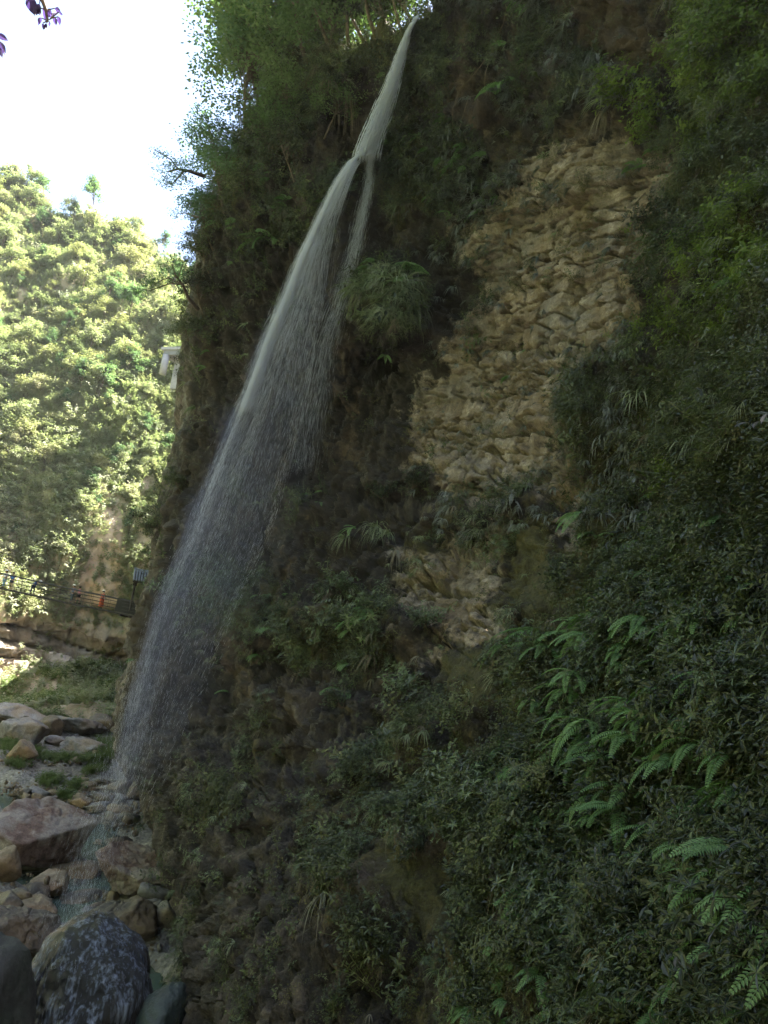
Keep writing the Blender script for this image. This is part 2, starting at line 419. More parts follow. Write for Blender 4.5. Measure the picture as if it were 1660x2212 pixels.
fl = 1 - np.abs(vnoise(sv / .95 + .10 * mid[..., None], 91)); fl2 = 1 - np.abs(vnoise(sv / .36 + 7, 93))
rib = np.clip(fl ** 6 * (.5 + .9 * (vnoise(sv / 4.0, 92) > -.1)) + .3 * fl2 ** 6, 0, 1)
Dd = 1.25 * (fl ** 4 - .35) * (.6 + .6 * vnoise(sv / 4.0, 92)) + .42 * (fl2 ** 3 - .4) + .34 * rough + .3 * mid + .10 * fbm(P0, .28, 2, 95)
dg = np.stack([(z - .8 * sal) * 1.15, (sal + z) * .22, P0[..., 0] * .3], -1)
q1 = (z - .8 * sal) / 1.28 + .5 * vnoise(P0 / 3.0, 345); q2 = (sal + .8 * z) / 1.28
g1, s1_, k1 = cells(q2 / 3.0 + .1 * mid, q1 / .75 + .18 * rough, 350); g2, s2_, k2 = cells(q2 / .9, q1 / .3 + .1 * rough, 360)
Db = .35 * mid + .20 * rough + (g1 - .5) * .75 + s1_ * .8 - .45 * np.exp(-(k1 / .07) ** 2) + (g2 - .5) * .26 + s2_ * .3 - .14 * np.exp(-(k2 / .1) ** 2)
Dd = Dd + (g2 - .5) * .14 - .10 * np.exp(-(k2 / .1) ** 2)
tone = np.clip(lime * (.55 * h1 + .45 * h2) + (1 - lime) * (.5 * g1 + .5 * g2), 0, 1)
Dv = 1.15 * fbm(P0, 1.6, 3, 101) + .2 * rough
rock = lime + dark + brown + .001
D = (lime * Dl + dark * Dd + brown * Db) / np.maximum(rock, .6)
D = D * (1 - .55 * veg) + Dv * veg * .8 + big * .55
near = np.clip(R / 28, .55, 1.0)
D = D * near
edge = np.ones((NR, NC)); edge[:12] = 0
silfade = np.clip((PX - sx[:, None]) / 40, .35, 1)
P = P0 + nrm * (D * edge * silfade)[..., None]
tuftm = np.exp(-((PX - 838) / 62) ** 4 - ((PY - 640) / 62) ** 4)
veg = np.clip(veg + tuftm, 0, 1)
VEGN = np.clip(veg + .42 * fbm(P0, 1.1, 3, 111) + .12 * mid, 0, 1)

me = mesh_np('cliff', P, grid_faces(NR, NC), smooth=False)
for nm_, v_ in (('lime', lime), ('dark', dark), ('brown', brown), ('moss', moss), ('soil', soil), ('veg', veg), ('tone', tone), ('rib', rib)):
    a_ = me.attributes.new(nm_, 'FLOAT', 'POINT'); a_.data.foreach_set('value', v_.astype(np.float32).ravel())
mt, nt, _, L = new_mat('cliff_rock')
n1 = noise_node(nt, 0.35, 6, .65); n2 = noise_node(nt, 1.7, 6, .7); n3 = noise_node(nt, 9.0, 5, .7); nst = noise_node(nt, 0.9, 5, .6, stretch=(1, 1, .12))
nbed = noise_node(nt, 2.2, 5, .65, stretch=(.25, .25, 2.0))
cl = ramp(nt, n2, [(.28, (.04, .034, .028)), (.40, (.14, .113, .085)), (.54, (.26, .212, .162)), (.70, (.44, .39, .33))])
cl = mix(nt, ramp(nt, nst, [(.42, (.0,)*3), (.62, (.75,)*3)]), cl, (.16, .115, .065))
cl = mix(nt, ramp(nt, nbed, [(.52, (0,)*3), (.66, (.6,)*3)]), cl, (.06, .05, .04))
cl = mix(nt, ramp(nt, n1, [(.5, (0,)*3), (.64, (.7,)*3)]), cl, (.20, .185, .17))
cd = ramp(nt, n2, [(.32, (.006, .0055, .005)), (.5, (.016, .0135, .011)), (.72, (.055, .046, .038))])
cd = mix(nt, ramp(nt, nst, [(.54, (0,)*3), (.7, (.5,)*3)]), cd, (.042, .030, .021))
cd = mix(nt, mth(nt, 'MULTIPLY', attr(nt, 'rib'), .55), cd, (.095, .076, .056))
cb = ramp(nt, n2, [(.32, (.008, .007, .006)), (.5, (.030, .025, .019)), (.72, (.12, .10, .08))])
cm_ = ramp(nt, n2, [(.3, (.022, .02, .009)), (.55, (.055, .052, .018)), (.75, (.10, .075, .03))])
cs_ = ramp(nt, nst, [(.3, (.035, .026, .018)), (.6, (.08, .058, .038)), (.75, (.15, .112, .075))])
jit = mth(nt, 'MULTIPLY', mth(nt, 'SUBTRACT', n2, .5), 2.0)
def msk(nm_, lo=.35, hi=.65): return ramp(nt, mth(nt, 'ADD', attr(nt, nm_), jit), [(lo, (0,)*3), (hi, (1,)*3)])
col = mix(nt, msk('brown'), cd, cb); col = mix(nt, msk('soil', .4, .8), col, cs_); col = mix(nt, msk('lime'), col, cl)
col = mix(nt, msk('moss', .4, .8), col, cm_)
col = mix(nt, 1.0, col, ramp(nt, attr(nt, 'tone'), [(.1, (.72, .70, .68)), (.9, (1.15, 1.14, 1.12))]), 'MULTIPLY')
col = mix(nt, 1.0, col, ramp(nt, n3, [(.3, (.55,)*3), (.6, (1.05,)*3)]), 'MULTIPLY')
hb = mth(nt, 'ADD', mth(nt, 'MULTIPLY', n2, .6), mth(nt, 'MULTIPLY', n3, .4))
finish(nt, col, ramp(nt, n1, [(.4, (.45,)*3), (.6, (.9,)*3)]), hb, 1.0, .30, .25)
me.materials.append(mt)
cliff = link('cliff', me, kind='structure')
M_cliff = mt

_pyi = np.array(pys)[::-1]
def surf(px, py):
    """point and outward normal of the cliff seen at this spot of the photograph"""
    j = int(np.clip(np.searchsorted(_pyi, py), 1, NR - 2)); j = NR - 1 - j
    row = PX[j, NW:]; i = NW + int(np.clip(np.searchsorted(row, px), 1, NC - NW - 2))
    return P[j, i], nrm[j, i], R[j, i]

# ================================================================== FAR HILLSIDE
HC = [(-400,1560,120),(0,1560,122),(300,1560,122),(700,1560,115),(-200,1490,146),(0,1490,148),(150,1490,149),(300,1490,150),(700,1490,150),
 (-200,1340,150),(0,1340,151),(300,1340,152),(700,1340,152),(-300,1000,178),(0,1000,172),(300,1000,165),(700,1000,165),
 (0,700,205),(400,700,192),(700,700,200),(-400,600,225),(-400,200,280),(0,345,262),(200,450,246),(430,560,228),(700,560,225)]
hf = TPS([(a, b) for a, b, _ in HC], [math.log(c) for *_, c in HC])
hx = np.r_[np.linspace(-450, -40, 30), np.linspace(-36, 440, 195), np.linspace(450, 760, 25)]; hpx = np.repeat(hx[None], 300, 0)
skyl = np.interp(hx, [-450, 0, 60, 120, 300, 430, 700], [120, 375, 400, 450, 510, 600, 700])
hq = np.linspace(0, 1, 280)
hpy = 1575 + (skyl[None] - 1575) * hq[:, None]
hpy = np.vstack([hpy, np.repeat(hpy[-1:], 20, 0)])
hR = np.exp(hf(hpx, hpy)); HP = at(hpx, hpy, hR)
for k in range(20):
    HP[280 + k] = HP[279] + np.array([-.25, 1, 0]) * ((k + 1) ** 1.6) * 1.2 + np.array([0, 0, -1]) * (k + 1) * .6
hn = np.cross(np.gradient(HP, axis=1), np.gradient(HP, axis=0)); hn /= np.linalg.norm(hn, axis=-1, keepdims=True)
if ((HP - CAM) * hn).sum(-1).mean() > 0: hn = -hn
hw = sstep(1330, 1365, hpy + 22 * fbm(HP, 14, 3, 3)) * sstep(1478, 1458, hpy + 10 * fbm(HP, 8, 2, 4))          # lower bare wall
hz = HP[..., 2]
hb_ = (hz + .14 * HP[..., 0] + 1.0 * vnoise(HP / 14, 5)) / 2.6; hbi = np.floor(hb_); hbf = hb_ - hbi
ci_ = np.floor(HP[..., 0] / 4.5 + hash2(hbi, hbi * 0, 2) * 9)
DW = (hash2(hbi, hbi * 0, 8) - .5) * 3.6 + (hash2(hbi, ci_, 9) - .5) * 1.3 - 2.2 * np.exp(-(hbf / .12) ** 2) + .8 * fbm(HP * [1, 1, 3], 2.4, 4, 6)
DH = 3.6 * fbm(HP, 22, 4, 12) + 1.3 * fbm(HP, 6, 3, 15)
HP = HP + hn * (DW * hw * sstep(1520, 1480, hpy) + DH * (1 - hw))[..., None]
hsoil_sun = np.exp(-((hpx - 225 - (1250 - hpy) * .12) / 34) ** 2) * sstep(1010, 1120, hpy) * sstep(1360, 1300, hpy) \
      + .8 * np.exp(-((hpx - 318) / 22) ** 2) * sstep(1000, 1060, hpy) + .5 * sstep(.35, .8, fbm(HP, 16, 3, 33)) + .75 * sstep(1090, 1220, hpy + 30 * fbm(HP, 12, 3, 34)) * sstep(-.25, .3, fbm(HP * [1, 1, .3], 9, 3, 35))  # last term paints sunlight on the hill foot in the soil colour
me = mesh_np('hillside', HP, grid_faces(300, 250))
for nm_, v_ in (('wall', hw), ('soil', np.clip(hsoil_sun, 0, 1))):  # soil mask also carries the painted sunlight of the hill foot
    a_ = me.attributes.new(nm_, 'FLOAT', 'POINT'); a_.data.foreach_set('value', v_.astype(np.float32).ravel())
mt, nt, _, L = new_mat('hillside_ground')
n1 = noise_node(nt, .12, 6, .65); n2 = noise_node(nt, .7, 5, .7); nst = noise_node(nt, .35, 5, .6, stretch=(1, 1, .15))
cg = ramp(nt, n2, [(.3, (.11, .125, .07)), (.6, (.20, .20, .11)), (.8, (.32, .29, .2))])
cw = ramp(nt, nst, [(.3, (.10, .085, .065)), (.5, (.24, .205, .165)), (.68, (.40, .36, .31))])
cw = mix(nt, ramp(nt, n1, [(.45, (0,)*3), (.6, (.7,)*3)]), cw, (.16, .11, .075))
cs_ = ramp(nt, nst, [(.3, (.28, .19, .12)), (.6, (.42, .33, .24))])
col = mix(nt, attr(nt, 'soil'), cg, cs_); col = mix(nt, attr(nt, 'wall'), col, cw)
finish(nt, col, .9, n2, 1.0, .5, .2); me.materials.append(mt)
hillside = link('hillside', me, kind='structure')
M_hw = mt
def hsurf(px, py):
    i = int(np.clip(np.searchsorted(hx, px), 1, 248)); j = int(np.clip((1575 - py) / (1575 - skyl[i]) * 279, 1, 278))
    return HP[j, i], hn[j, i], hR[j, i]

# ================================================================== RIVERBED
gx = np.r_[np.linspace(-260, -75, 40), np.linspace(-74, 12, 260), np.linspace(13, 120, 24)]
gy = np.r_[np.linspace(-40, 10, 20), np.linspace(11, 130, 330), np.linspace(131, 420, 40)]
GX, GY = np.meshgrid(gx, gy); GP = np.stack([GX, GY, GX * 0], -1)
riv_px = [(-60, 1690), (10, 1716), (60, 1740), (120, 1770), (200, 1790), (222, 1815), (245, 1850), (262, 1900), (120, 1900), (90, 1890), (190, 1960), (220, 2080), (330, 2260), (380,2500)]
riv = np.array([gp(a, b, 0.2)[:2] for a, b in riv_px])
dist = np.full(GX.shape, 1e9)
for a, b in zip(riv[:-1], riv[1:]):
    ab = b - a; t = np.clip(((GX - a[0]) * ab[0] + (GY - a[1]) * ab[1]) / (ab @ ab + 1e-9), 0, 1)
    dist = np.minimum(dist, np.hypot(GX - a[0] - t * ab[0], GY - a[1] - t * ab[1]))
far_rise = sstep(70, 140, GY) * 2.2
def ground_z(GP, dist, rise):
    return .75 + rise + .55 * fbm(GP, 9, 3, 21) + .28 * fbm(GP, 1.9, 3, 22) + .10 * fbm(GP, .5, 2, 24) - 1.9 * np.exp(-(dist / 2.4) ** 2)
GZ = ground_z(GP, dist, far_rise)
me = mesh_np('riverbed', np.stack([GX, GY, GZ], -1), grid_faces(len(gy), len(gx)))
mt, nt, _, L = new_mat('riverbed_gravel')
vo = N(nt, 'ShaderNodeTexVoronoi'); vo.inputs['Scale'].default_value = 3.6; L.new(N(nt, 'ShaderNodeNewGeometry').outputs['Position'], vo.inputs['Vector'])
n1 = noise_node(nt, .25, 5, .6); n2 = noise_node(nt, 4, 5, .7)
cg = ramp(nt, n2, [(.3, (.10, .095, .085)), (.6, (.24, .225, .20)), (.8, (.36, .34, .31))])
cg = mix(nt, ramp(nt, n1, [(.45, (0,)*3), (.6, (.6,)*3)]), cg, (.12, .10, .065))
bw = N(nt, 'ShaderNodeRGBToBW'); L.new(vo.outputs['Color'], bw.inputs[0]); cg = mix(nt, .7, cg, ramp(nt, bw.outputs[0], [(.1, (.35,)*3), (.9, (1.2,)*3)]), 'MULTIPLY')
finish(nt, cg, .8, mth(nt, 'ADD', vo.outputs['Distance'], n2), .9, .12, .3); me.materials.append(mt)
riverbed = link('riverbed', me, kind='structure')
def gz(x, y):
    i = min(max(int(np.searchsorted(gx, x)), 1), len(gx) - 1); j = min(max(int(np.searchsorted(gy, y)), 1), len(gy) - 1)
    tx = (x - gx[i - 1]) / (gx[i] - gx[i - 1]); ty = (y - gy[j - 1]) / (gy[j] - gy[j - 1])
    return float((GZ[j-1, i-1] * (1 - tx) + GZ[j-1, i] * tx) * (1 - ty) + (GZ[j, i-1] * (1 - tx) + GZ[j, i] * tx) * ty)
def ground_at(px, py):
    zz = .7
    for _ in range(4):
        p = gp(px, py, zz); zz = gz(p[0], p[1])
    p = gp(px, py, zz); return p

wy = np.linspace(5, 140, 200); wx = np.linspace(-90, 8, 150)
WX, WY = np.meshgrid(wx, wy); WP = np.stack([WX, WY, WX * 0], -1)
me = mesh_np('river_water', np.stack([WX, WY, .02 + .02 * fbm(WP, 1.2, 3, 77)], -1), grid_faces(200, 150), smooth=True)
mt, nt, _, L = new_mat('stream_water')
n2 = noise_node(nt, 2.5, 4, .6)
finish(nt, ramp(nt, noise_node(nt, .3, 3), [(.3, (.035, .06, .05)), (.7, (.09, .13, .11))]), .12, n2, .35, .05, .6)
me.materials.append(mt)
river_water = link('river_water', me, kind='structure')

# the gorge goes on to the left of the view and behind the camera
ta = np.radians(np.linspace(-37, -232, 150)); tq = np.linspace(0, 1, 70)
rad0 = np.interp(np.degrees(-ta), [37, 60, 90, 130, 180, 232], [152, 100, 62, 46, 34, 22])
TA, TQ = np.meshgrid(ta, tq); RB = np.repeat(rad0[None], 70, 0)
rr_ = RB + TQ ** 1.35 * 62; hh = TQ ** .9 * np.interp(np.degrees(-TA), [37, 60, 232], [118, 118, 105])
OP = np.stack([np.sin(TA) * rr_, np.cos(TA) * rr_, hh], -1)
OP += (np.array([0, 0, 1]) * (4 * fbm(OP, 18, 4, 44))[..., None]) + np.stack([np.sin(TA), np.cos(TA), TA * 0], -1) * (3.5 * fbm(OP, 12, 4, 45))[..., None]
me = mesh_np('gorge_slope', OP, grid_faces(70, 150))
mt, nt, _, L = new_mat('slope_woods')
n2 = noise_node(nt, .7, 5, .7)
finish(nt, ramp(nt, n2, [(.3, (.03, .04, .015)), (.6, (.07, .09, .035)), (.8, (.12, .12, .07))]), .9, n2, 1.0, .5, .2); me.materials.append(mt)
link('gorge_slope', me, kind='structure')

# ================================================================== FOLIAGE SHAPES
def sprig_broad(seed, n=16, H=.45, LL=.095, WW=.034, spread=.9):
    r = random.Random(seed); b = MB()
    for s in range(3):
        an = r.uniform(0, 6.28); tilt = r.uniform(.15, spread) if s else .15
        pts = [Vector((math.cos(an) * tilt * H * t * t, math.sin(an) * tilt * H * t * t, H * t * r.uniform(.9, 1.05))) for t in (0, .33, .66, 1)]
        b.tube(pts, [.004, .003, .003, .002], 3)
        for k in range(n // 3 + 1):
            t = .25 + .75 * k / (n // 3); i = min(2, int(t * 3)); p = pts[i].lerp(pts[i + 1], t * 3 - i)
            a = k * 2.4 + an; d = Vector((math.cos(a), math.sin(a), r.uniform(-.3, .5)))
            b.leaf(p, d, (0, 0, 1), LL * r.uniform(.6, 1.2), WW * r.uniform(.8, 1.2))
    return b
def sprig_star(seed, n=5):
    r = random.Random(seed); b = MB()
    for s in range(n):
        an = s * 2.4 + r.uniform(-.5, .5); q = r.uniform(.05, .24)
        tip = Vector((math.cos(an) * q, math.sin(an) * q, r.uniform(.1, .38)))
        b.tube([(0, 0, 0), tip * .6 + Vector((0, 0, .03)), tip], [.004, .003, .002], 3)
        for k in range(7):
            a = k * .9 + s; d = Vector((math.cos(a), math.sin(a), r.uniform(-.25, .45)))
            b.leaf(tip, d, (0, 0, 1), r.uniform(.07, .13), r.uniform(.018, .028))
    return b
def mat_moss(seed, n=60):
    r = random.Random(seed); b = MB()
    for k in range(n):
        a = r.uniform(0, 6.28); q = .3 * math.sqrt(r.random()); p = Vector((math.cos(a) * q, math.sin(a) * q, r.uniform(-.02, .07)))
        d = Vector((r.uniform(-1, 1), r.uniform(-1, 1), r.uniform(-.1, .8)))
        b.leaf(p, d, (0, 0, 1), r.uniform(.025, .055), r.uniform(.014, .03))
    return b
def tuft(seed, n=26, Lg=.55, w=.014, droop=1.0, up=.7):
    """blades grow out along +X and bend down under their weight"""
    r = random.Random(seed); b = MB()
    for k in range(n):
        a = r.uniform(-1.35, 1.35); e = r.uniform(.1, 1.2) * up; l = Lg * r.uniform(.55, 1.15)
        d = Vector((math.cos(a) * math.cos(e), math.sin(a) * math.cos(e), math.sin(e)))
        p = Vector((r.uniform(-.03, .03), r.uniform(-.05, .05), 0)); pts = [p.copy()]
        for s in range(5):
            d = (d + Vector((0, 0, -.42 * droop * r.uniform(.8, 1.2)))).normalized(); p = p + d * l / 5; pts.append(p.copy())
        sd_ = Vector((-math.sin(a), math.cos(a), 0)) + Vector((0, 0, r.uniform(-.6, .6))); i0 = len(b.v); ww = w * r.uniform(.7, 1.3)
        for i, q in enumerate(pts):
            t = i / 5; hw_ = ww * (0.5 if i == 0 else (1 - t) * .9 + .05)
            b.v += [tuple(q + sd_ * hw_), tuple(q - sd_ * hw_)]
        for i in range(5): b.f.append((i0 + 2 * i, i0 + 2 * i + 1, i0 + 2 * i + 3, i0 + 2 * i + 2))
    return b
def frond(seed, Lg=1.0, pairs=20, curve=1.0, wid=.2):
    r = random.Random(seed); b = MB(); d = Vector((1, 0, .55)).normalized(); p = Vector((0, 0, 0)); pts = [p.copy()]; ds = [d.copy()]
    for s in range(12):
        d = (d + Vector((0, r.uniform(-.02, .02), -.11 * curve))).normalized(); p = p + d * Lg / 12; pts.append(p.copy()); ds.append(d.copy())
    b.tube(pts, [.007 - .0004 * i for i in range(13)], 3)
    for k in range(pairs):
        t = .16 + .84 * k / pairs; i = min(11, int(t * 12)); q = pts[i].lerp(pts[i + 1], t * 12 - i); dd_ = ds[i]
        wl_ = wid * math.sin(math.pi * min(1, (t - .02)) ** .8) ** .6 * (1.05 - t * .65) + .012
        for sgn in (-1, 1):
            sv_ = Vector((0, sgn, 0)); b.leaf(q, sv_ * .93 + dd_ * .45 + Vector((0, 0, -.18 + r.uniform(-.08, .08))), dd_.cross(sv_) * sgn, wl_, Lg / pairs * .62, .05)
    return b

def quat_to(d, up_mix=0.0, spin=None):
    q = Vector(d).to_track_quat('Z', 'Y')
    return q @ Quaternion((0, 0, 1), spin if spin is not None else random.uniform(0, 6.28))

def scatter(name, pts, rots, scl, srcs, kind='stuff', label=None, cat=None):
    """real plants on every point: one object of uncountable ground cover"""
    pts = np.asarray(pts, np.float32); n = len(pts)
    me = bpy.data.meshes.new(name); me.vertices.add(n); me.vertices.foreach_set('co', pts.ravel())
    a = me.attributes.new('rot', 'FLOAT_VECTOR', 'POINT'); a.data.foreach_set('vector', np.asarray(rots, np.float32).ravel())
    a = me.attributes.new('scl', 'FLOAT', 'POINT'); a.data.foreach_set('value', np.asarray(scl, np.float32))
    a = me.attributes.new('idx', 'INT', 'POINT'); a.data.foreach_set('value', rng.integers(0, len(srcs), n).astype(np.int32))
    o = link(name, me, kind=kind, label=label, cat=cat)
    ng = bpy.data.node_groups.new(name, 'GeometryNodeTree')
    ng.interface.new_socket('Geometry', in_out='INPUT', socket_type='NodeSocketGeometry'); ng.interface.new_socket('Geometry', in_out='OUTPUT', socket_type='NodeSocketGeometry')
    gi = ng.nodes.new('NodeGroupInput'); go = ng.nodes.new('NodeGroupOutput'); L_ = ng.links
    g2i = ng.nodes.new('GeometryNodeGeometryToInstance')
    for s in srcs:
        oi = ng.nodes.new('GeometryNodeObjectInfo'); oi.inputs['Object'].default_value = s; oi.inputs['As Instance'].default_value = True
        L_.new(oi.outputs['Geometry'], g2i.inputs[0])
    iop = ng.nodes.new('GeometryNodeInstanceOnPoints'); iop.inputs['Pick Instance'].default_value = True
    def na(nm, tp):
        x = ng.nodes.new('GeometryNodeInputNamedAttribute'); x.data_type = tp; x.inputs[0].default_value = nm; return x.outputs[0]
    e2r = ng.nodes.new('FunctionNodeEulerToRotation')
    L_.new(na('rot', 'FLOAT_VECTOR'), e2r.inputs[0]); L_.new(e2r.outputs[0], iop.inputs['Rotation'])
    L_.new(na('scl', 'FLOAT'), iop.inputs['Scale']); L_.new(na('idx', 'INT'), iop.inputs['Instance Index'])
    L_.new(gi.outputs[0], iop.inputs['Points']); L_.new(g2i.outputs[0], iop.inputs['Instance']); L_.new(iop.outputs[0], go.inputs[0])
    md = o.modifiers.new('scatter', 'NODES'); md.node_group = ng
    return o
def src(mb, mat, name): return bpy.data.objects.new(name, mb.mesh(name, mat))

S_broad = [src(sprig_broad(i), G_dark, 'leafy_sprig') for i in range(4)]
S_star = [src(sprig_star(i), G_star, 'star_sprig') for i in range(4)]
S_moss = [src(mat_moss(i), G_moss, 'moss_mat') for i in range(3)]
S_grass = [src(tuft(i), G_grass, 'grass_tuft') for i in range(3)]
S_dry = [src(tuft(i + 10, 22, .6, .010, 1.6, .2), G_dry, 'dry_tuft') for i in range(3)]
S_strap = [src(tuft(i + 20, 16, .5, .030, 1.3, .8), G_strap, 'strap_tuft') for i in range(3)]
S_fern = []
for i in range(3):
    b = MB()
    for k in range(5):
        fr = frond(i * 7 + k, .55, 14, 1.4, .12); an = random.uniform(-1.2, 1.2); o_ = len(b.v); R_ = Matrix.Rotation(an, 3, 'Z')
        b.v += [tuple(R_ @ Vector(v)) for v in fr.v]; b.f += [tuple(o_ + q for q in f) for f in fr.f]
    S_fern.append(src(b, G_fern, 'small_fern'))
S_big = [src(sprig_broad(i + 60, 14, .6, .17, .07), G_star, 'large_leaf_sprig') for i in range(3)] + [src(tuft(i + 60, 20, .7, .018, .7, 1.0), G_dark, 'blade_sprig') for i in range(2)]
S_lime = [src(sprig_broad(i + 50, 24, .5, .10, .04), G_lime2, 'young_sprig') for i in range(2)]

# ------------------------------------------------------------------ cover of the cliff
jj, ii = np.nonzero((PY > -60) & (PY < 2300) & (np.arange(NC)[None] >= NW - 12) & (np.arange(NC)[None] < NC - 30))
keepn = 62000
sel = rng.choice(len(jj), keepn * 3, replace=True); j, i = jj[sel], ii[sel]
wgt = (np.abs(np.gradient(PX, axis=1))[j, i] + .2)
v_ = VEGN[j, i]; ledge = np.clip(D[j, i], -.3, .6)
prob = np.clip(sstep(.30, .85, v_) * 1.0 + .025 + .3 * lime[j, i] * sstep(.25, .7, v_), 0, 1)
prob = np.clip(prob + .55 * lime[j, i] * (bf1[j, i] < .16) * (o1[j, i] > .3), 0, 1)
acc = rng.random(len(j)) < prob * .42
j, i, v_ = j[acc], i[acc], v_[acc]; n_tot = len(j)
pp = P[j, i] + rng.normal(0, .05, (n_tot, 3)) + nrm[j, i] * (rng.random((n_tot, 1)) ** 2 * .28 * np.clip(R[j, i] / 20, .5, 2)[:, None])
nn_ = nrm[j, i]; rg = R[j, i]; px_, py_ = PX[j, i], PY[j, i]
u_ = rng.random(n_tot); clump = fbm(pp, 1.6, 2, 131); clump2 = fbm(pp, 3.5, 2, 141)
isT = (px_ > 1330) & (py_ < 760); low = py_ > 1150
typ = np.full(n_tot, 0)                                    # 0 broad 1 star 2 moss 3 grass 4 dry 5 strap 6 fern 7 lime
typ[(low & (clump > -.1) & (u_ < .7))] = 1
m_m = (moss[j, i] > .45) & (u_ < .30) | (v_ < .4) & (u_ < .55); typ[m_m] = 2
typ[(clump2 > .25) & (u_ > .86)] = 3
typ[low & (clump2 > .05) & (v_ > .75) & (u_ > .62) & (u_ < .76)] = 8
typ[(u_ > .965)] = 4
typ[(~low) & (px_ < 1380) & (px_ > 880) & (clump < .15) & (u_ > .45)] = 5
typ[(clump2 < -.3) & (u_ > .95)] = 6
tm_ = tuftm[j, i] > .4; typ[tm_ & (u_ < .42)] = 3; rg = np.where(tm_, rg * 1.5, rg)
br_ = (brown[j, i] > .35) & ((typ == 3) | (typ == 4)) & (rng.random(n_tot) < .75); typ[br_] = 2
typ[isT & (clump2 > .28) & (u_ < .5)] = 7
def place(mask, name, srcs, base, kindup, label):
    q = np.nonzero(mask)[0]; rots = np.zeros((len(q), 3)); s_ = base * (0.8 + rg[q] / 50) * np.exp(rng.normal(-.12, .3, len(q))) * (.62 + .45 * v_[q])
    for a_, k in enumerate(q):
        nv = nn_[k]
        if kindup == 'tuft':
            yaw = math.atan2(nv[1], nv[0]) + random.uniform(-.6, .6); rots[a_] = (random.uniform(-.2, .2), random.uniform(-.2, .3), yaw)
        elif kindup == 'flat':
            rots[a_] = quat_to(nv + rng.normal(0, .25, 3)).to_euler()
        else:
            rots[a_] = quat_to(nv * .8 + np.array([0, 0, .45]) + rng.normal(0, .35, 3)).to_euler()
    scatter(name, pp[q], rots, s_, srcs, label=label, cat='plants')
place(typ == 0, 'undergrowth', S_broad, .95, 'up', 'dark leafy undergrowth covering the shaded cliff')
place(typ == 1, 'cliff_foliage', S_star, .85, 'up', 'star-leaved green plants hanging on the lower cliff')
place(typ == 2, 'moss_cover', S_moss, .9, 'flat', 'mats of small-leaved moss clinging to the rock')
place(typ == 3, 'cliff_grass', S_grass, .85, 'tuft', 'drooping green grass on the cliff ledges')
place(typ == 4, 'dry_grass', S_dry, .9, 'tuft', 'withered blades hanging from the cliff')
place(typ == 5, 'strap_foliage', S_strap, .75, 'tuft', 'grey-green strap-leaved plants along the limestone beds')
place(typ == 6, 'fern_cover', S_fern, .8, 'tuft', 'small ferns among the undergrowth of the cliff')
place(typ == 8, 'large_leaved_foliage', S_big, .8, 'up', 'larger-leaved plants standing out of the low undergrowth')
place(typ == 7, 'young_foliage', S_lime, .9, 'up', 'fresh yellow-green leaves high on the right cliff')

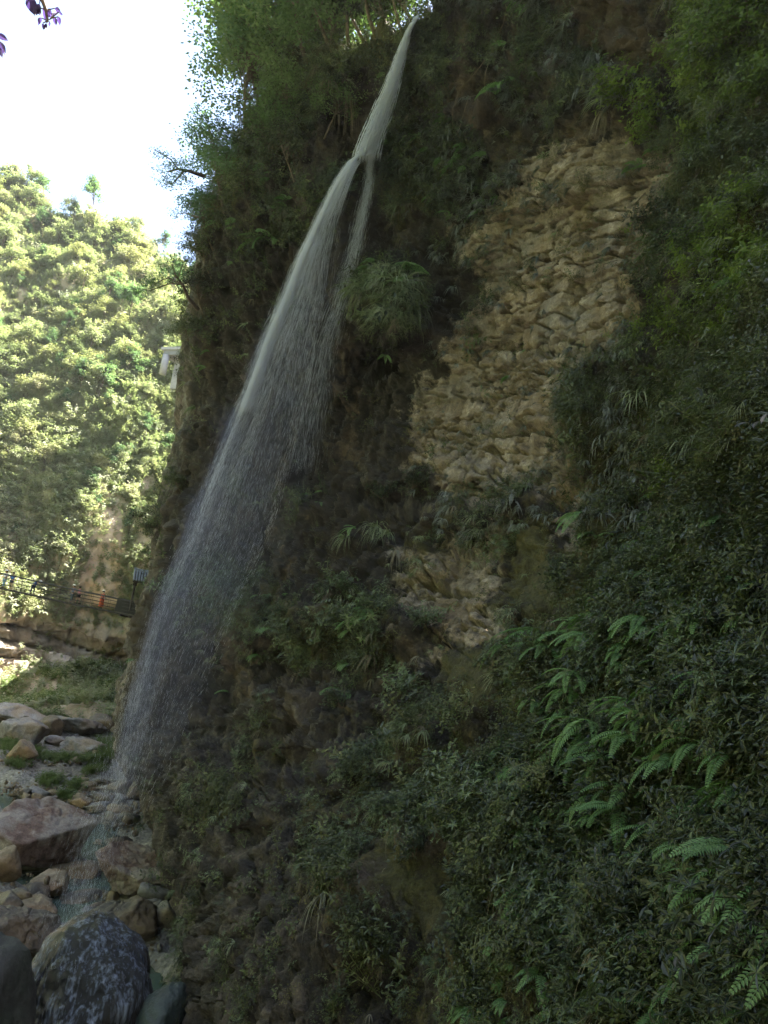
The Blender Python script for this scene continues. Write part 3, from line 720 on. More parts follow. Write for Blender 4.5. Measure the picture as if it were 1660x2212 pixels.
# ------------------------------------------------------------------ single ferns
FR = [frond(100 + k, 1.0, 19, c, .2).mesh('frond', G_fern) for k, c in enumerate((.8, 1.2, 1.6, 1.0, 1.4))]
def yaw_of(nv, add=0): return math.atan2(nv[1], nv[0]) + add
def fern(px, py, label, size=1.0, n=4, turn=0.0, seed=0, tone=None, grp='ferns on the cliff'):
    p, nv, r_ = surf(px, py); rr = random.Random(seed + int(px))
    p = p + nv * .32
    t = link('fern', None, loc=p, label=label, cat='fern', group=grp)
    t.rotation_euler = (0, 0, yaw_of(nv, turn))
    for k in range(n):
        f = link('frond', FR[rr.randrange(5)], t)
        f.rotation_euler = (rr.uniform(-.5, .5), rr.uniform(.0, .55), (k - (n - 1) / 2) * .55 + rr.uniform(-.2, .2))
        f.scale = (size * rr.uniform(.75, 1.1),) * 3
    return t
FERNS = [(1150, 1355, 'broad bright fern at the left end of the fern ledge', 1.5, 5), (1228, 1375, 'fern with long arching fronds right of the ledge-end fern', 1.35, 5),
 (1270, 1352, 'small fern on top of the fern ledge, half hidden in leaves', .9, 4), (1425, 1355, 'fern with two upright fronds below the right undergrowth', .95, 3),
 (1492, 1345, 'fern with spread dark fronds, right of the upright pair', 1.1, 4), (1375, 1430, 'flat single fern tip above the fern cascade', .8, 2),
 (1262, 1502, 'pale fern at the head of the drooping left fern group', 1.0, 4), (1250, 1540, 'fern hanging straight down in the left fern group', 1.15, 4),
 (1180, 1525, 'thin fern pointing left beside the left fern group', .8, 3), (1436, 1490, 'narrow upright fern above the middle of the fern cascade', .9, 2),
 (1340, 1560, 'brightest fern, top of the fern cascade', 1.15, 5), (1345, 1608, 'fern with dense fronds just under the brightest fern', 1.0, 4),
 (1415, 1590, 'fern with fronds falling from the middle of the cascade', 1.0, 4), (1375, 1650, 'long drooping fern in the heart of the cascade', 1.05, 3),
 (1480, 1625, 'dark hanging fern right of the cascade', 1.0, 3), (1385, 1715, 'fern at the foot of the cascade, fronds spread left', 1.1, 5),
 (1372, 1770, 'lowest left fern of the cascade', .95, 4), (1412, 1782, 'lowest middle fern of the cascade, fronds hanging', .85, 3),
 (1490, 1700, 'fern with curved fronds right of the cascade foot', 1.05, 4), (1480, 1765, 'shaded fern under the curved-frond fern', .9, 3),
 (1205, 1415, 'fern with fronds pointing left under the ledge ferns', 1.1, 5), (1120, 1400, 'lowest fern at the left tip of the fern ledge', 1.2, 5), (1310, 1395, 'fern right under the ledge, fronds raised', 1.0, 5),
 (1300, 1480, 'thin fern between the ledge and the cascade', .9, 4), (1405, 1530, 'fern with one long frond right of the brightest fern', 1.0, 4), (1290, 1590, 'fern left of the brightest fern, tips hanging', 1.0, 5),
 (1440, 1560, 'fern on the right shoulder of the cascade', 1.0, 5), (1330, 1680, 'fern on the left flank of the cascade foot', 1.0, 5), (1430, 1690, 'long fern between the cascade foot and the curved fronds', 1.1, 5),
 (1520, 1590, 'shaded fern further right of the cascade shoulder', 1.0, 4), (1545, 1345, 'fern with a raised frond right of the spread dark one', .9, 4), (1300, 1745, 'small fern below the left flank fern', .8, 4),
 (1440, 1830, 'dark fern under the lowest cascade ferns', .9, 4), (1590, 1760, 'fern in the dark gap near the right edge', 1.0, 4), (1600, 1930, 'fern above the lower right corner shrubs', .9, 4), (1440, 2010, 'fern left above the pale fern', .8, 4),
 (1620, 2060, 'fern at the right edge beside the bright shrub', .9, 5), (1430, 2170, 'fern near the bottom edge, left of the big leaves', .8, 5), (1240, 1640, 'fern fronds under the drooping left group', .9, 4), (1560, 1470, 'fern among the whorled shrubs', .9, 4),
 (1655, 1640, 'fern cut by the right edge of the photo, above another', .9, 3), (1655, 1715, 'wide fern cut by the right edge of the photo', 1.0, 4),
 (1655, 1880, 'bluish fern low on the right edge of the photo', .9, 3), (1490, 2075, 'pale fern left of the bright broadleaf shrub', .8, 4),
 (1485, 2120, 'small fern below the pale fern near the bottom', .65, 3), (1650, 600, 'big pale fern high on the right edge of the photo', 1.5, 3),
 (1290, 1140, 'dark fern in the hollow below the limestone face', 1.0, 3), (600, 515, 'fern on the ledge left of the waterfall', 2.2, 4),
 (780, 1150, 'light fern beside the grass tuft under the rock columns', 1.2, 3), (1100, 190, 'bluish fern high on the cliff right of the fall', 1.6, 4)]
for k, (a, b, lb, s, n) in enumerate(FERNS): fern(a, b, lb, s * 1.05, n + 1, random.uniform(-.4, .2), k)

# ------------------------------------------------------------------ single grass and strap-leaved tufts
T_pale = [tuft(200 + k, 46, .85, .013, 1.1, .9).mesh('blades', G_grass) for k in range(3)]
T_strap = [tuft(220 + k, 24, .6, .032, 1.4, .7).mesh('blades', G_strap) for k in range(3)]
T_hang = [tuft(240 + k, 30, 1.0, .012, 2.2, .2).mesh('blades', G_dry) for k in range(2)]
def tuft_at(px, py, meshes, label, s, name, cat, grp, off=.06):
    p, nv, r_ = surf(px, py)
    o = link(name, random.choice(meshes), loc=p + nv * off, label=label, cat=cat, group=grp)
    o.rotation_euler = (random.uniform(-.15, .15), random.uniform(-.1, .15), yaw_of(nv, random.uniform(-.4, .4))); o.scale = (s,) * 3
for a, b, s, lb in [(835,612,2.3,'pale drooping grass crowning the bulge right of the fall'),(860,640,2.2,'silvery grass hanging down the middle of the bulge'),
  (878,668,1.9,'green grass on the right side of the bulge'),(800,625,1.7,'thin grass on the left shoulder of the bulge'),(840,690,1.8,'grass fringe over the dark hollow'),
  (800,1125,1.9,'large light grass tuft under the rock columns'),(830,1145,1.5,'smaller grass tuft right of the large light one'),(862,445,2.0,'pale blades hanging over the dark overhang'),
  (760,1170,1.3,'grey tuft left of the light grass under the columns'),(780,1405,1.2,'grass tuft on the mossy slope below the ledge'),(1325,220,1.8,'grass clump above the top of the limestone face'),
  (715,1285,1.5,'bright grass on the green ledge under the columns'),(1120,1785,1.0,'fan of dark grass low on the cliff beside the fern cascade'),(1085,1800,.9,'olive grass fan left of the dark one'),
  (1190,1860,.9,'green spiky grass below the two grass fans'),(1560,1820,.9,'bluish spiky grass near the right edge'),(1100,1320,1.1,'grass hanging left of the fern ledge'),
  (1150,1060,1.4,'tall blades at the foot of the limestone face'),(1300,880,1.3,'dry grass at the right border of the limestone'),(1475,760,1.3,'bleached hanging grass on the right slope')]:
    tuft_at(a, b, T_pale, lb, s, 'grass_tuft', 'grass', 'grass tufts on the cliff')
for a, b, s, lb in [(985,485,2.2,'large strap-leaved plant left of the upper limestone'),(1000,515,2.0,'strap-leaved plant just under the largest one'),(1010,560,1.7,'hanging strap plant above the dark grey rock'),
  (965,610,1.6,'strap plant on the dark grey rock face'),(1110,500,1.6,'dark strap plant in the cleft of the limestone'),(1170,560,1.5,'row-end strap plant under the upper limestone block'),
  (1130,575,1.4,'strap plant on the long limestone crack'),(1290,530,1.4,'strap plant near the right end of the upper crack'),(1080,590,1.3,'strap plant at the left end of the long crack'),
  (1040,600,1.3,'strap plant left of the limestone beds'),(1180,600,1.2,'strap plant below the long crack'),(960,760,1.4,'strap plant on the lower crack, left end'),
  (1010,765,1.3,'strap plant on the lower crack, second from its left end'),(1060,755,1.2,'strap plant in the middle of the lower crack'),(1270,755,1.3,'strap plant at the right end of the lower crack'),
  (960,300,1.7,'strap plant high between fall and limestone'),(1000,380,1.6,'strap cluster above the tan soil'),(1120,350,1.5,'strap cluster on the tan soil slope'),
  (1010,220,1.6,'strap plant beside the dangling roots'),(1290,100,1.7,'strap plant under the top of the cliff'),(1170,150,1.6,'strap plant below the brown streak'),
  (1220,140,1.5,'strap plant right of the brown streak'),(960,415,1.5,'strap plant on the edge of the overhang'),(1235,440,1.2,'strap plant beside the hole in the limestone'),
  (1330,540,1.2,'strap plant where the limestone meets the undergrowth'),(890,1000,1.2,'strap plant left of the limestone corner')]:
    tuft_at(a, b, T_strap, lb, s * .8, 'strap_plant', 'plant', 'strap-leaved plants on the cliff')
for a, b, s, lb in [(745,195,2.6,'long withered fringe hanging beside the upper fall'),(725,215,2.2,'brown fringe hanging left of the long one'),(1320,250,1.8,'dry fringe at the top right of the limestone'),
  (640,330,2.0,'withered vine curtain over the left cave'),(1450,900,1.2,'dry fringe in the undergrowth right of the limestone'),(860,480,1.7,'thin dead blades under the overhang grass')]:
    tuft_at(a, b, T_hang, lb, s, 'hanging_fringe', 'plant', 'withered fringes')

# ------------------------------------------------------------------ shrubs with stems and leaves
def shrub_meshes(seed, R_=.9, nb=10, leafL=.11, leafW=.045, mat=G_star, per=22, dense=.26):
    r = random.Random(seed); st = MB(); lf = MB()
    for k in range(nb):
        a = r.uniform(0, 6.28); el = r.uniform(.1, 1.4); d = Vector((math.cos(a) * math.cos(el), math.sin(a) * math.cos(el), math.sin(el)))
        L_ = R_ * r.uniform(.55, 1.1); pts = [Vector((0, 0, 0))]; dd_ = d.copy()
        for s in range(5):
            dd_ = (dd_ + Vector((r.uniform(-.2, .2), r.uniform(-.2, .2), r.uniform(-.05, .15)))).normalized(); pts.append(pts[-1] + dd_ * L_ / 5)
        st.tube(pts, [.014, .011, .009, .007, .005, .003], 4)
        for q in range(per):
            t = r.uniform(.3, 1.0); i = min(4, int(t * 5)); c = pts[i].lerp(pts[i + 1], t * 5 - i) + Vector((r.gauss(0, 1), r.gauss(0, 1), r.gauss(0, .7))) * dense * .3
            for z_ in range(3):
                v = Vector((r.uniform(-1, 1), r.uniform(-1, 1), r.uniform(-.5, .6))); lf.leaf(c, v, (r.uniform(-.3, .3), r.uniform(-.3, .3), 1), leafL * r.uniform(.6, 1.2), leafW * r.uniform(.8, 1.2))
    return st.mesh('stem', M_bark), lf.mesh('leaves', mat)
SH = {'star': [shrub_meshes(i, .8, 9, .13, .036, G_star) for i in range(3)], 'dark': [shrub_meshes(i + 9, .9, 12, .085, .04, G_dark, 26) for i in range(3)],
      'lime': [shrub_meshes(i + 20, 1.0, 12, .10, .05, G_lime2, 26, .34) for i in range(2)], 'blade': [shrub_meshes(i + 30, .9, 10, .17, .02, G_dark, 20) for i in range(2)],
      'big': [shrub_meshes(i + 40, .45, 8, .16, .062, G_star, 5, .1) for i in range(2)]}
def shrub(px, py, kind, label, s, off=.22):
    p, nv, r_ = surf(px, py); st, lf = random.choice(SH[kind])
    t = link('shrub', None, loc=p + nv * off, label=label, cat='shrub', group='shrubs on the cliff')
    t.rotation_mode = 'QUATERNION'; t.rotation_quaternion = quat_to(nv * .9 + np.array([0, 0, .6])); t.scale = (s,) * 3
    link('stem', st, t); link('leaves', lf, t)
for a, b, k, s, lb in [(1525,2015,'big',1.1,'bright broad-leaved shrub near the lower right corner'),(1545,2090,'big',1.0,'large-leaved shrub just below the bright one'),(1520,2190,'big',.9,'big pale leaves at the bottom edge'),
  (1215,1240,'star',1.0,'leafy shrub over the dark hollow on the lower slope'),(860,1490,'star',1.4,'shrub with pointed leaves on the middle slope'),(800,1600,'star',1.2,'low shrub under the pointed-leaf shrub'),
  (740,1530,'dark',1.2,'rounded dark shrub beside the recess'),(555,1370,'dark',1.4,'dark shrub on the lip of the cave ledge'),(910,1350,'star',1.3,'light green shrub left of the moss streak'),
  (700,1300,'star',1.8,'wide green shrub on the ledge under the columns'),(740,1290,'star',1.5,'bluish shrub at the right end of the ledge'),(640,1340,'star',1.3,'yellow-green shrub in the middle of the ledge'),
  (400,1290,'star',2.2,'green shrub seen through the spray, left ledge'),(480,1290,'star',1.9,'second green shrub behind the spray'),(550,1080,'dark',1.7,'greyish shrub behind the middle of the spray'),
  (830,1085,'dark',1.5,'greyish shrub right of the rock columns'),(900,1090,'dark',1.3,'dark shrub under the limestone corner'),(860,380,'star',2.0,'bright shrub right of the split fall'),
  (840,340,'star',1.9,'bright shrub beside the water ledge'),(750,430,'star',1.7,'shrub between the two water threads'),(1370,215,'lime',2.0,'yellow-green shrub above the right slope'),
  (1405,275,'lime',1.7,'yellow-green shrub with spread twigs'),(1640,70,'lime',2.0,'yellow-green foliage in the upper right corner'),(1600,120,'lime',1.9,'light shrub just left of the corner foliage'),
  (1560,160,'lime',1.7,'light shrub in the top right growth'),(1590,400,'dark',1.6,'dense dark shrub on the right edge'),(1450,480,'dark',1.4,'dark shrub right of the limestone top'),
  (1600,520,'lime',1.3,'dull yellow shrub on the right edge'),(1480,560,'dark',1.4,'shrub over the gully right of the limestone'),(1500,1010,'blade',1.1,'bamboo-like leaves over the right slope'),
  (1600,1000,'blade',1.2,'long-leaved branches on the right edge'),(1450,1040,'lime',.8,'pale round leaves above the long-leaved branches'),(1620,1130,'blade',1.2,'feathery bamboo foliage at right'),
  (1350,1080,'dark',1.2,'dark bush in the middle right'),(1650,1480,'star',.9,'pale-leaved shrub on the right edge'),(1560,1400,'star',1.0,'whorled shrub right of the ferns'),
  (1600,1550,'star',.9,'whorled shrub under the first one'),(1030,1700,'star',1.2,'leafy shrub low on the slope'),(900,1850,'star',1.0,'shrub beside the bare mossy patch'),
  (690,1870,'dark',1.1,'mat of shrubs near the foot of the cliff'),(1000,1560,'dark',1.3,'dark shrub below the moss streak'),(1130,1640,'star',1.0,'shrub between slope and fern cascade'),
  (1200,1700,'dark',1.0,'dark shrub left of the cascade foot'),(1000,1900,'star',.9,'sparse shrub on the lower slope'),(1300,1950,'dark',.9,'shrub in the dark lower right'),(350,1140,'dark',1.9,'shrub on the left edge of the cliff')]:
    shrub(a, b, k, lb, s)
# dangling roots and pale branches
for a, b, a2, b2, lb in [(1100,20,985,270,'long pale root hanging from the cliff top'),(1085,60,1000,330,'second pale root right beside the long one'),(1400,420,1330,640,'thin root down the right border of the limestone'),
   (640,320,600,480,'pale crooked branch in the cave left of the fall'),(560,330,600,460,'thin branch crossing the cave'),(470,380,500,470,'slim stem leaning under the trees')]:
    pts = []
    for t in np.linspace(0, 1, 9):
        p, nv, r_ = surf(a + (a2 - a) * t + 8 * math.sin(t * 7), b + (b2 - b) * t); pts.append(V(p + nv * (.35 + .2 * math.sin(t * 9))))
    mb = MB(); o0 = pts[0].copy(); mb.tube([p - o0 for p in pts], [.03 - .002 * k for k in range(9)], 5)
    mb.build('hanging_root', M_bark, loc=o0, label=lb, cat='root', group='roots and branches on the cliff')

# ------------------------------------------------------------------ trees
def tree_parts(seed, H=4.0, CR=1.8, ncl=34, per=46, lL=.16, lW=.05, mat=G_tree, lean=.5, flat=.75, droop=.2):
    r = random.Random(seed); st = MB(); V_ = []; F_ = []
    pts = [Vector((0, 0, 0))]; d = Vector((lean, r.uniform(-.3, .3), 1)).normalized()
    for s in range(6):
        d = (d + Vector((r.uniform(-.15, .15), r.uniform(-.15, .15), .1))).normalized(); pts.append(pts[-1] + d * H / 6)
    st.tube(pts, [H * .022 * (1 - .12 * k) for k in range(7)], 6); top = pts[-1]; cen = pts[4].lerp(top, .5)
    b = MB()
    for k in range(ncl):
        a = r.uniform(0, 6.28); el = r.uniform(-.6, 1.45); q = CR * r.uniform(.35, 1.08) * (1 + .25 * math.sin(3 * a + seed))
        c = cen + Vector((math.cos(a) * math.cos(el) * q, math.sin(a) * math.cos(el) * q, math.sin(el) * q * flat * 1.2))
        base = pts[3 + r.randrange(4)]; midp = base.lerp(c, .5) + Vector((r.uniform(-.1, .1), r.uniform(-.1, .1), .15 * CR))
        st.tube([base, midp, c], [H * .007, H * .004, H * .002], 4)
        rc = CR * r.uniform(.18, .36)
        for z_ in range(per):
            v = Vector((r.gauss(0, 1), r.gauss(0, 1), r.gauss(0, .55))) * rc * .6; o_ = v.normalized()
            dd_ = Vector((o_.x + r.uniform(-.6, .6), o_.y + r.uniform(-.6, .6), o_.z * .3 - droop + r.uniform(-.5, .4)))
            dd_.normalize(); n2_ = Vector((r.uniform(-.6, .6), r.uniform(-.6, .6), 1)); s2 = dd_.cross(n2_).normalized(); Lf = lL * r.uniform(.6, 1.25); Wf = lW * r.uniform(.8, 1.2)
            p = c + v; i0 = len(b.v)
            b.v += [tuple(p), tuple(p + dd_ * Lf * .45 + s2 * Wf), tuple(p + dd_ * Lf), tuple(p + dd_ * Lf * .45 - s2 * Wf)]; b.f.append((i0, i0 + 1, i0 + 2, i0 + 3))
    return st.mesh('trunk', M_bark), b.mesh('crown', mat)
TR = {'green': [tree_parts(i, 3.6, 2.0, 50, 76, .18, .05, G_tree, .9) for i in range(3)],
      'blue': [tree_parts(i + 10, 3.4, 1.8, 48, 70, .17, .05, G_tree2, .9) for i in range(3)],
      'lime': [tree_parts(i + 20, 3.4, 1.7, 34, 56, .18, .055, G_lime, .8) for i in range(2)],
      'dark': [tree_parts(i + 30, 3.0, 1.9, 36, 60, .17, .05, G_dark, .9, .7, .5) for i in range(3)]}
def tree(px, py, kind, label, s=1.0, off=0.0, grp='trees on the cliff top', up=1.0, fr=None):
    p, nv, r_ = surf(px, py)
    if fr is not None: p = at(px, py, fr); 
    t = link('tree', None, loc=p + nv * off, label=label, cat='tree', group=grp)
    st, cr_ = random.choice(TR[kind]); t.rotation_euler = (random.uniform(-.1, .1), 0, yaw_of(nv, random.uniform(-.5, .5))); t.scale = (s,) * 3
    link('trunk', st, t); link('crown', cr_, t)
for a, b, k, s, lb in [(815,108,'green',1.5,'tree closing the gap left of the waterfall lip'),(858,92,'dark',1.3,'dark tree directly left of the waterfall lip'),(895,70,'dark',.9,'dark bush tree leaning over the waterfall lip'),(750,118,'green',1.5,'leafy tree behind the withered fringe'),(590,150,'lime',1.35,'sunlit yellow-green tree at the top of the cliff'),(650,130,'green',1.65,'green tree right of the sunlit yellow one'),(715,120,'green',1.6,'tree above the withered fringe'),
  (780,110,'green',1.5,'tree between the fringe and the waterfall lip'),(835,100,'green',1.35,'light tree next to the waterfall lip'),(870,80,'green',1.0,'shadowy tree at the lip of the fall'),
  (600,220,'green',1.4,'tree under the sunlit tree'),(660,220,'green',1.3,'round green tree above the cave'),(560,250,'blue',1.4,'bluish tree with sky gaps'),
  (540,320,'green',1.4,'broad tree on the left bulge of the cliff'),(500,400,'blue',1.1,'bluish tree on the far left bulge'),(490,480,'blue',1.05,'dark bluish tree hanging over the left edge'),
  (460,540,'blue',.9,'small bluish tree on the left edge, above the gap'),(450,600,'dark',.85,'low dark tree on the left edge'),(570,380,'green',.9,'dark tree in front of the cave'),
  (700,300,'green',.8,'dark brownish tree beside the upper fall'),(640,400,'dark',.9,'brownish bush tree above the fern ledge'),(620,300,'green',.9,'feathery tree over the cave mouth'),
  (530,200,'green',1.5,'tall tree at the upper left outline'),(700,180,'green',1.2,'feathery tree behind the fringe'),(445,690,'dark',.8,'dark tuft tree below the leaning branch'),
  (760,200,'dark',.8,'small shaded tree left of the upper fall'),(425,760,'dark',.6,'little bush above the far pillar'),(560,470,'dark',.8,'dark bush tree above the left ledge'),(390,1070,'dark',.45,'small leafy bush low on the left edge')]:
    tree(a, b, k, lb, s)

# two bare-stemmed trees that reach out over the gorge
def reaching_tree(poly, rg_, label, spray, mat, lL=.13):
    pts = [V(at(a, b, r_)) for (a, b), r_ in zip(poly[0], rg_)]; o0 = pts[0].copy()
    st = MB(); st.tube([p - o0 for p in pts], list(np.linspace(.13, .03, len(pts))), 6)
    t = link('tree', None, loc=o0, label=label, cat='tree', group='trees reaching out over the gorge')
    for br in poly[1:]:
        q = [V(at(a, b, rg_[-1])) - o0 for a, b in br]; st.tube(q, list(np.linspace(.05, .015, len(q))), 4)
    st.build('trunk', M_bark, t)
    r = random.Random(len(label)); b = MB()
    for (a, c, w, h, n) in spray:
        for k in range(n):
            p = V(at(a + r.gauss(0, w), c + r.gauss(0, h), rg_[-1] + r.gauss(0, .7))) - o0
            for z_ in range(9):
                q = p + Vector((r.gauss(0, .16), r.gauss(0, .16), r.gauss(0, .08))); d = Vector((r.uniform(-1, 1), r.uniform(-1, 1), r.uniform(-.6, .3)))
                b.leaf(q, d, (0, 0, 1), lL * r.uniform(.7, 1.3), lL * .36)
    b.build('crown', mat, t)
reaching_tree([[(428,668),(408,645),(395,615),(380,595),(372,570)],[(395,615),(370,612),(345,620),(325,628),(300,622)],[(395,615),(365,600),(350,605),(335,615)],[(385,600),(392,580),(398,565)]],
  [47,46,45,44,44], 'crooked small tree leaning out from the left edge of the cliff', [(372,575,10,8,24),(335,605,16,9,40),(305,628,14,8,30),(395,585,9,8,22),(385,560,12,8,16),(350,590,12,7,16)], G_tree2)
reaching_tree([[(440,380),(410,370),(385,365),(360,372)],[(385,365),(370,345),(345,330),(334,322)],[(400,368),(375,395),(355,400)],[(430,470),(400,460),(385,462)]],
  [47,46,45,45], 'thin branching tree spreading leftward against the sky', [(385,350,14,10,34),(360,365,12,9,24),(345,330,9,5,12),(370,395,14,6,20),(400,375,14,14,34),(395,460,12,6,20),(355,395,8,5,8)], G_tree2)

# ------------------------------------------------------------------ far hillside woods
def far_tree(seed, mat, H=4.5, CR=2.2, flat=.8):
    st, cr_ = tree_parts(seed, H, CR, 30, 60, .30, .11, mat, .15, flat)
    me = bpy.data.meshes.new('hillside_tree'); n = len(cr_.vertices)
    v = [tuple(x.co) for x in cr_.vertices] + [tuple(x.co) for x in st.vertices]
    f = [tuple(p.vertices) for p in cr_.polygons] + [tuple(n + q for q in p.vertices) for p in st.polygons]
    me.from_pydata(v, [], f); me.materials.append(mat); me.materials.append(M_bark)
    me.polygons.foreach_set('material_index', [0] * len(cr_.polygons) + [1] * len(st.polygons)); me.update(); return me
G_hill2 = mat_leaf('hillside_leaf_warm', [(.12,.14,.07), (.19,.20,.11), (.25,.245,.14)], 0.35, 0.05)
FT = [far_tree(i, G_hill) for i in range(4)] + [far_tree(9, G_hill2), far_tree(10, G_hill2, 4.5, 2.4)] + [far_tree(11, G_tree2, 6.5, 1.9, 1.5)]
named = {(95, 372): ('tall rounded tree on the hillside ridge near the left edge', 6, 1.3), (200, 425): ('slender tall tree standing alone on the ridge', 6, 1.45),
         (20, 385): ('broad tree at the left end of the ridge', 0, 1.4), (300, 500): ('small ridge tree above the leaning branch', 1, 1.1), (340, 515): ('dark conical tree on the ridge near the cliff', 6, 1.0),
         (365, 545): ('round tree on the ridge right of the conical one', 2, 1.0), (60, 395): ('tree between the two tallest on the ridge', 3, 1.2), (150, 450): ('bushy tree in the dip of the ridge', 1, 1.2),
         (60, 1240): ('bushy tree behind the bridge, left of the second walker', 1, 1.1), (40, 1330): ('bright drooping tree under the left of the bridge', 4, 1.1)}
cnt = 0
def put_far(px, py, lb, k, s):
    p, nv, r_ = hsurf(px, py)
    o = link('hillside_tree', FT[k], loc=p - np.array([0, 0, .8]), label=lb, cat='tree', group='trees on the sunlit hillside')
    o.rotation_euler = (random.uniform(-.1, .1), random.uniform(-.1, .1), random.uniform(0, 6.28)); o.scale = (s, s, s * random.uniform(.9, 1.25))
for (a, b), (lb, k, s) in named.items(): put_far(a, b, lb, k, s)
tries = 0; taken = []
def zone(px, py):
    h_ = 'high' if py < 560 else 'upper middle' if py < 760 else 'middle' if py < 930 else 'low' if py < 1100 else 'foot'
    h_ = {'high': 'high up under the ridge', 'upper middle': 'on the upper slope', 'middle': 'on the middle slope', 'low': 'low on the slope', 'foot': 'just above the bare wall'}[h_]
    w_ = 'by the left edge' if px < 60 else 'left part' if px < 140 else 'in the middle' if px < 220 else 'right part' if px < 310 else 'next to the cliff'
    return h_ + ', ' + w_
while cnt < 270 and tries < 9000:
    tries += 1; a, b = random.uniform(-25, 455), random.uniform(360, 1345)
    if a > 415 - (b - 600) * .12: continue
    i_ = int(np.clip(np.searchsorted(hx, a), 1, 248))
    if b < skyl[i_] + 12: continue
    if abs(a - (225 + (1250 - b) * .12)) < 30 and 1050 < b < 1350: continue
    if b > 1130 and random.random() < .55: continue
    dmin = 15 + (b - 360) * .008
    if any((a - x) ** 2 + (b - y) ** 2 < dmin * dmin for x, y in taken): continue
    taken.append((a, b)); k = random.choice((0, 1, 2, 3, 0, 1, 4, 5, 6)); warm = k in (4, 5); sc_ = random.uniform(.55, 1.15) * (1.1 if b < 900 else .85)
    ad = ('big ' if sc_ > .95 else 'small ' if sc_ < .7 else 'middling ') + ('yellow-green tree' if warm else 'slim dark tree' if k == 6 else 'green tree')
    put_far(a, b, '%s %s' % (ad, zone(a, b)), k, sc_); cnt += 1
S_hb = [src(sprig_broad(70 + k, 40, 1.6, .42, .2, 1.2), G_hill, 'hill_bush') for k in range(3)]
q = rng.integers(0, 300 * 250, 26000); jq, iq = q // 250, q % 250
ok_ = (jq < 283) & (hpx[jq, iq] > -120) & (hpx[jq, iq] < 470) & (rng.random(len(q)) < (1 - hw[jq, iq] * .93) * (1 - .75 * np.clip(hsoil_sun[jq, iq], 0, 1)))
jq, iq = jq[ok_], iq[ok_]; hpnt = HP[jq, iq] + rng.normal(0, .5, (len(jq), 3)) * [1, 1, .2]
scatter('hillside_undergrowth', hpnt, np.c_[rng.normal(0, .3, (len(jq), 2)), rng.uniform(0, 6.28, len(jq))], rng.uniform(.6, 1.4, len(jq)), S_hb, label='low sunlit bushes covering the far hillside', cat='bushes')

# greenery on the riverbed
def bed_scatter(polys, n, srcs, name, smin, smax, label):
    pts = []; sc = []
    tot = sum(w * h for _, _, w, h in polys)
    for (cx_, cy_, w, h) in polys:
        for k in range(int(n * w * h / tot)):
            a = random.gauss(0, .5); b = random.gauss(0, .45); p = ground_at(cx_ + a * w, cy_ + b * h)
            if abs(a) > 1 or abs(b) > 1: continue
            if p[2] < .12: continue
            pts.append(p + np.array([0, 0, random.uniform(-.05, .1)])); sc.append(random.uniform(smin, smax))
    n_ = len(pts); scatter(name, pts, np.c_[rng.normal(0, .25, (n_, 2)), rng.uniform(0, 6.28, n_)], sc, srcs, label=label, cat='plants')
G_bed = mat_leaf('riverside_leaf', [(.035,.06,.02), (.065,.10,.03), (.10,.14,.045), (.13,.14,.06)], .35, .9)
S_bed = [src(sprig_broad(90 + k, 30, .7, .17, .07, 1.3), G_bed, 'riverside_sprig') for k in range(3)]
q = np.nonzero((hpy[:280] > 1455) & (hpx[:280] > -60) & (hpx[:280] < 330)); q = (np.r_[q[0]], np.r_[q[1]]); s_ = rng.integers(0, len(q[0]), 2600)
hp2 = HP[q[0][s_], q[1][s_]] + rng.normal(0, .6, (2600, 3)) * [1, 1, .1]; hp2 = hp2[fbm(hp2, 6, 2, 8) > -.12]
scatter('bank_bushes', hp2, np.c_[rng.normal(0, .25, (len(hp2), 2)), rng.uniform(0, 6.28, len(hp2))], rng.uniform(1.2, 2.6, len(hp2)), S_bed, label='green bushes on the far bank at the foot of the bare rock wall', cat='bushes')
bed_scatter([(60,1500,90,30),(180,1500,90,42),(235,1465,40,22),(20,1480,40,16),(140,1540,80,14)], 5200, S_bed, 'riverside_bushes', 1.1, 2.0, 'green bushes growing across the riverbed below the bridge')
bed_scatter([(225,1620,28,30),(190,1650,50,14),(120,1642,40,10),(60,1632,40,14),(110,1692,30,14),(20,1610,30,24),(205,1665,30,20),(165,1702,24,10),(120,1560,60,14),(40,1655,30,10),(140,1725,20,8)], 3600, S_bed, 'riverside_weeds', .3, 1.25, 'low green weeds between the boulders of the riverbed')

# unseen big trees added round the viewpoint to close off part of the sky
GT = [tree_parts(400 + k, 14.0, 6.0, 60, 120, .55, .22, G_tree, .25) for k in range(2)]
for k, (x, y, z_, sc_, lb) in enumerate([(-9, -6, 6, 1.25, 'large unseen tree added left behind the viewpoint'), (3, -9, 8, 1.3, 'large unseen tree added behind the viewpoint'), (10, -3, 10, 1.2, 'large unseen tree added right behind the viewpoint'),
      (-17, -2, 3, 1.3, 'large unseen tree added far left of the viewpoint'), (13, 5, 14, 1.0, 'large unseen tree added on the slope right of the viewpoint'), (-22, 8, 1, 1.1, 'large unseen tree added outside the left of the view')]):
    t = link('tree', None, loc=(x, y, z_), label=lb, cat='tree', group='unseen trees added round the viewpoint'); t.rotation_euler = (0, 0, k * 1.7); t.scale = (sc_,) * 3
    st, cr_ = GT[k % 2]; link('trunk', st, t); link('crown', cr_, t)

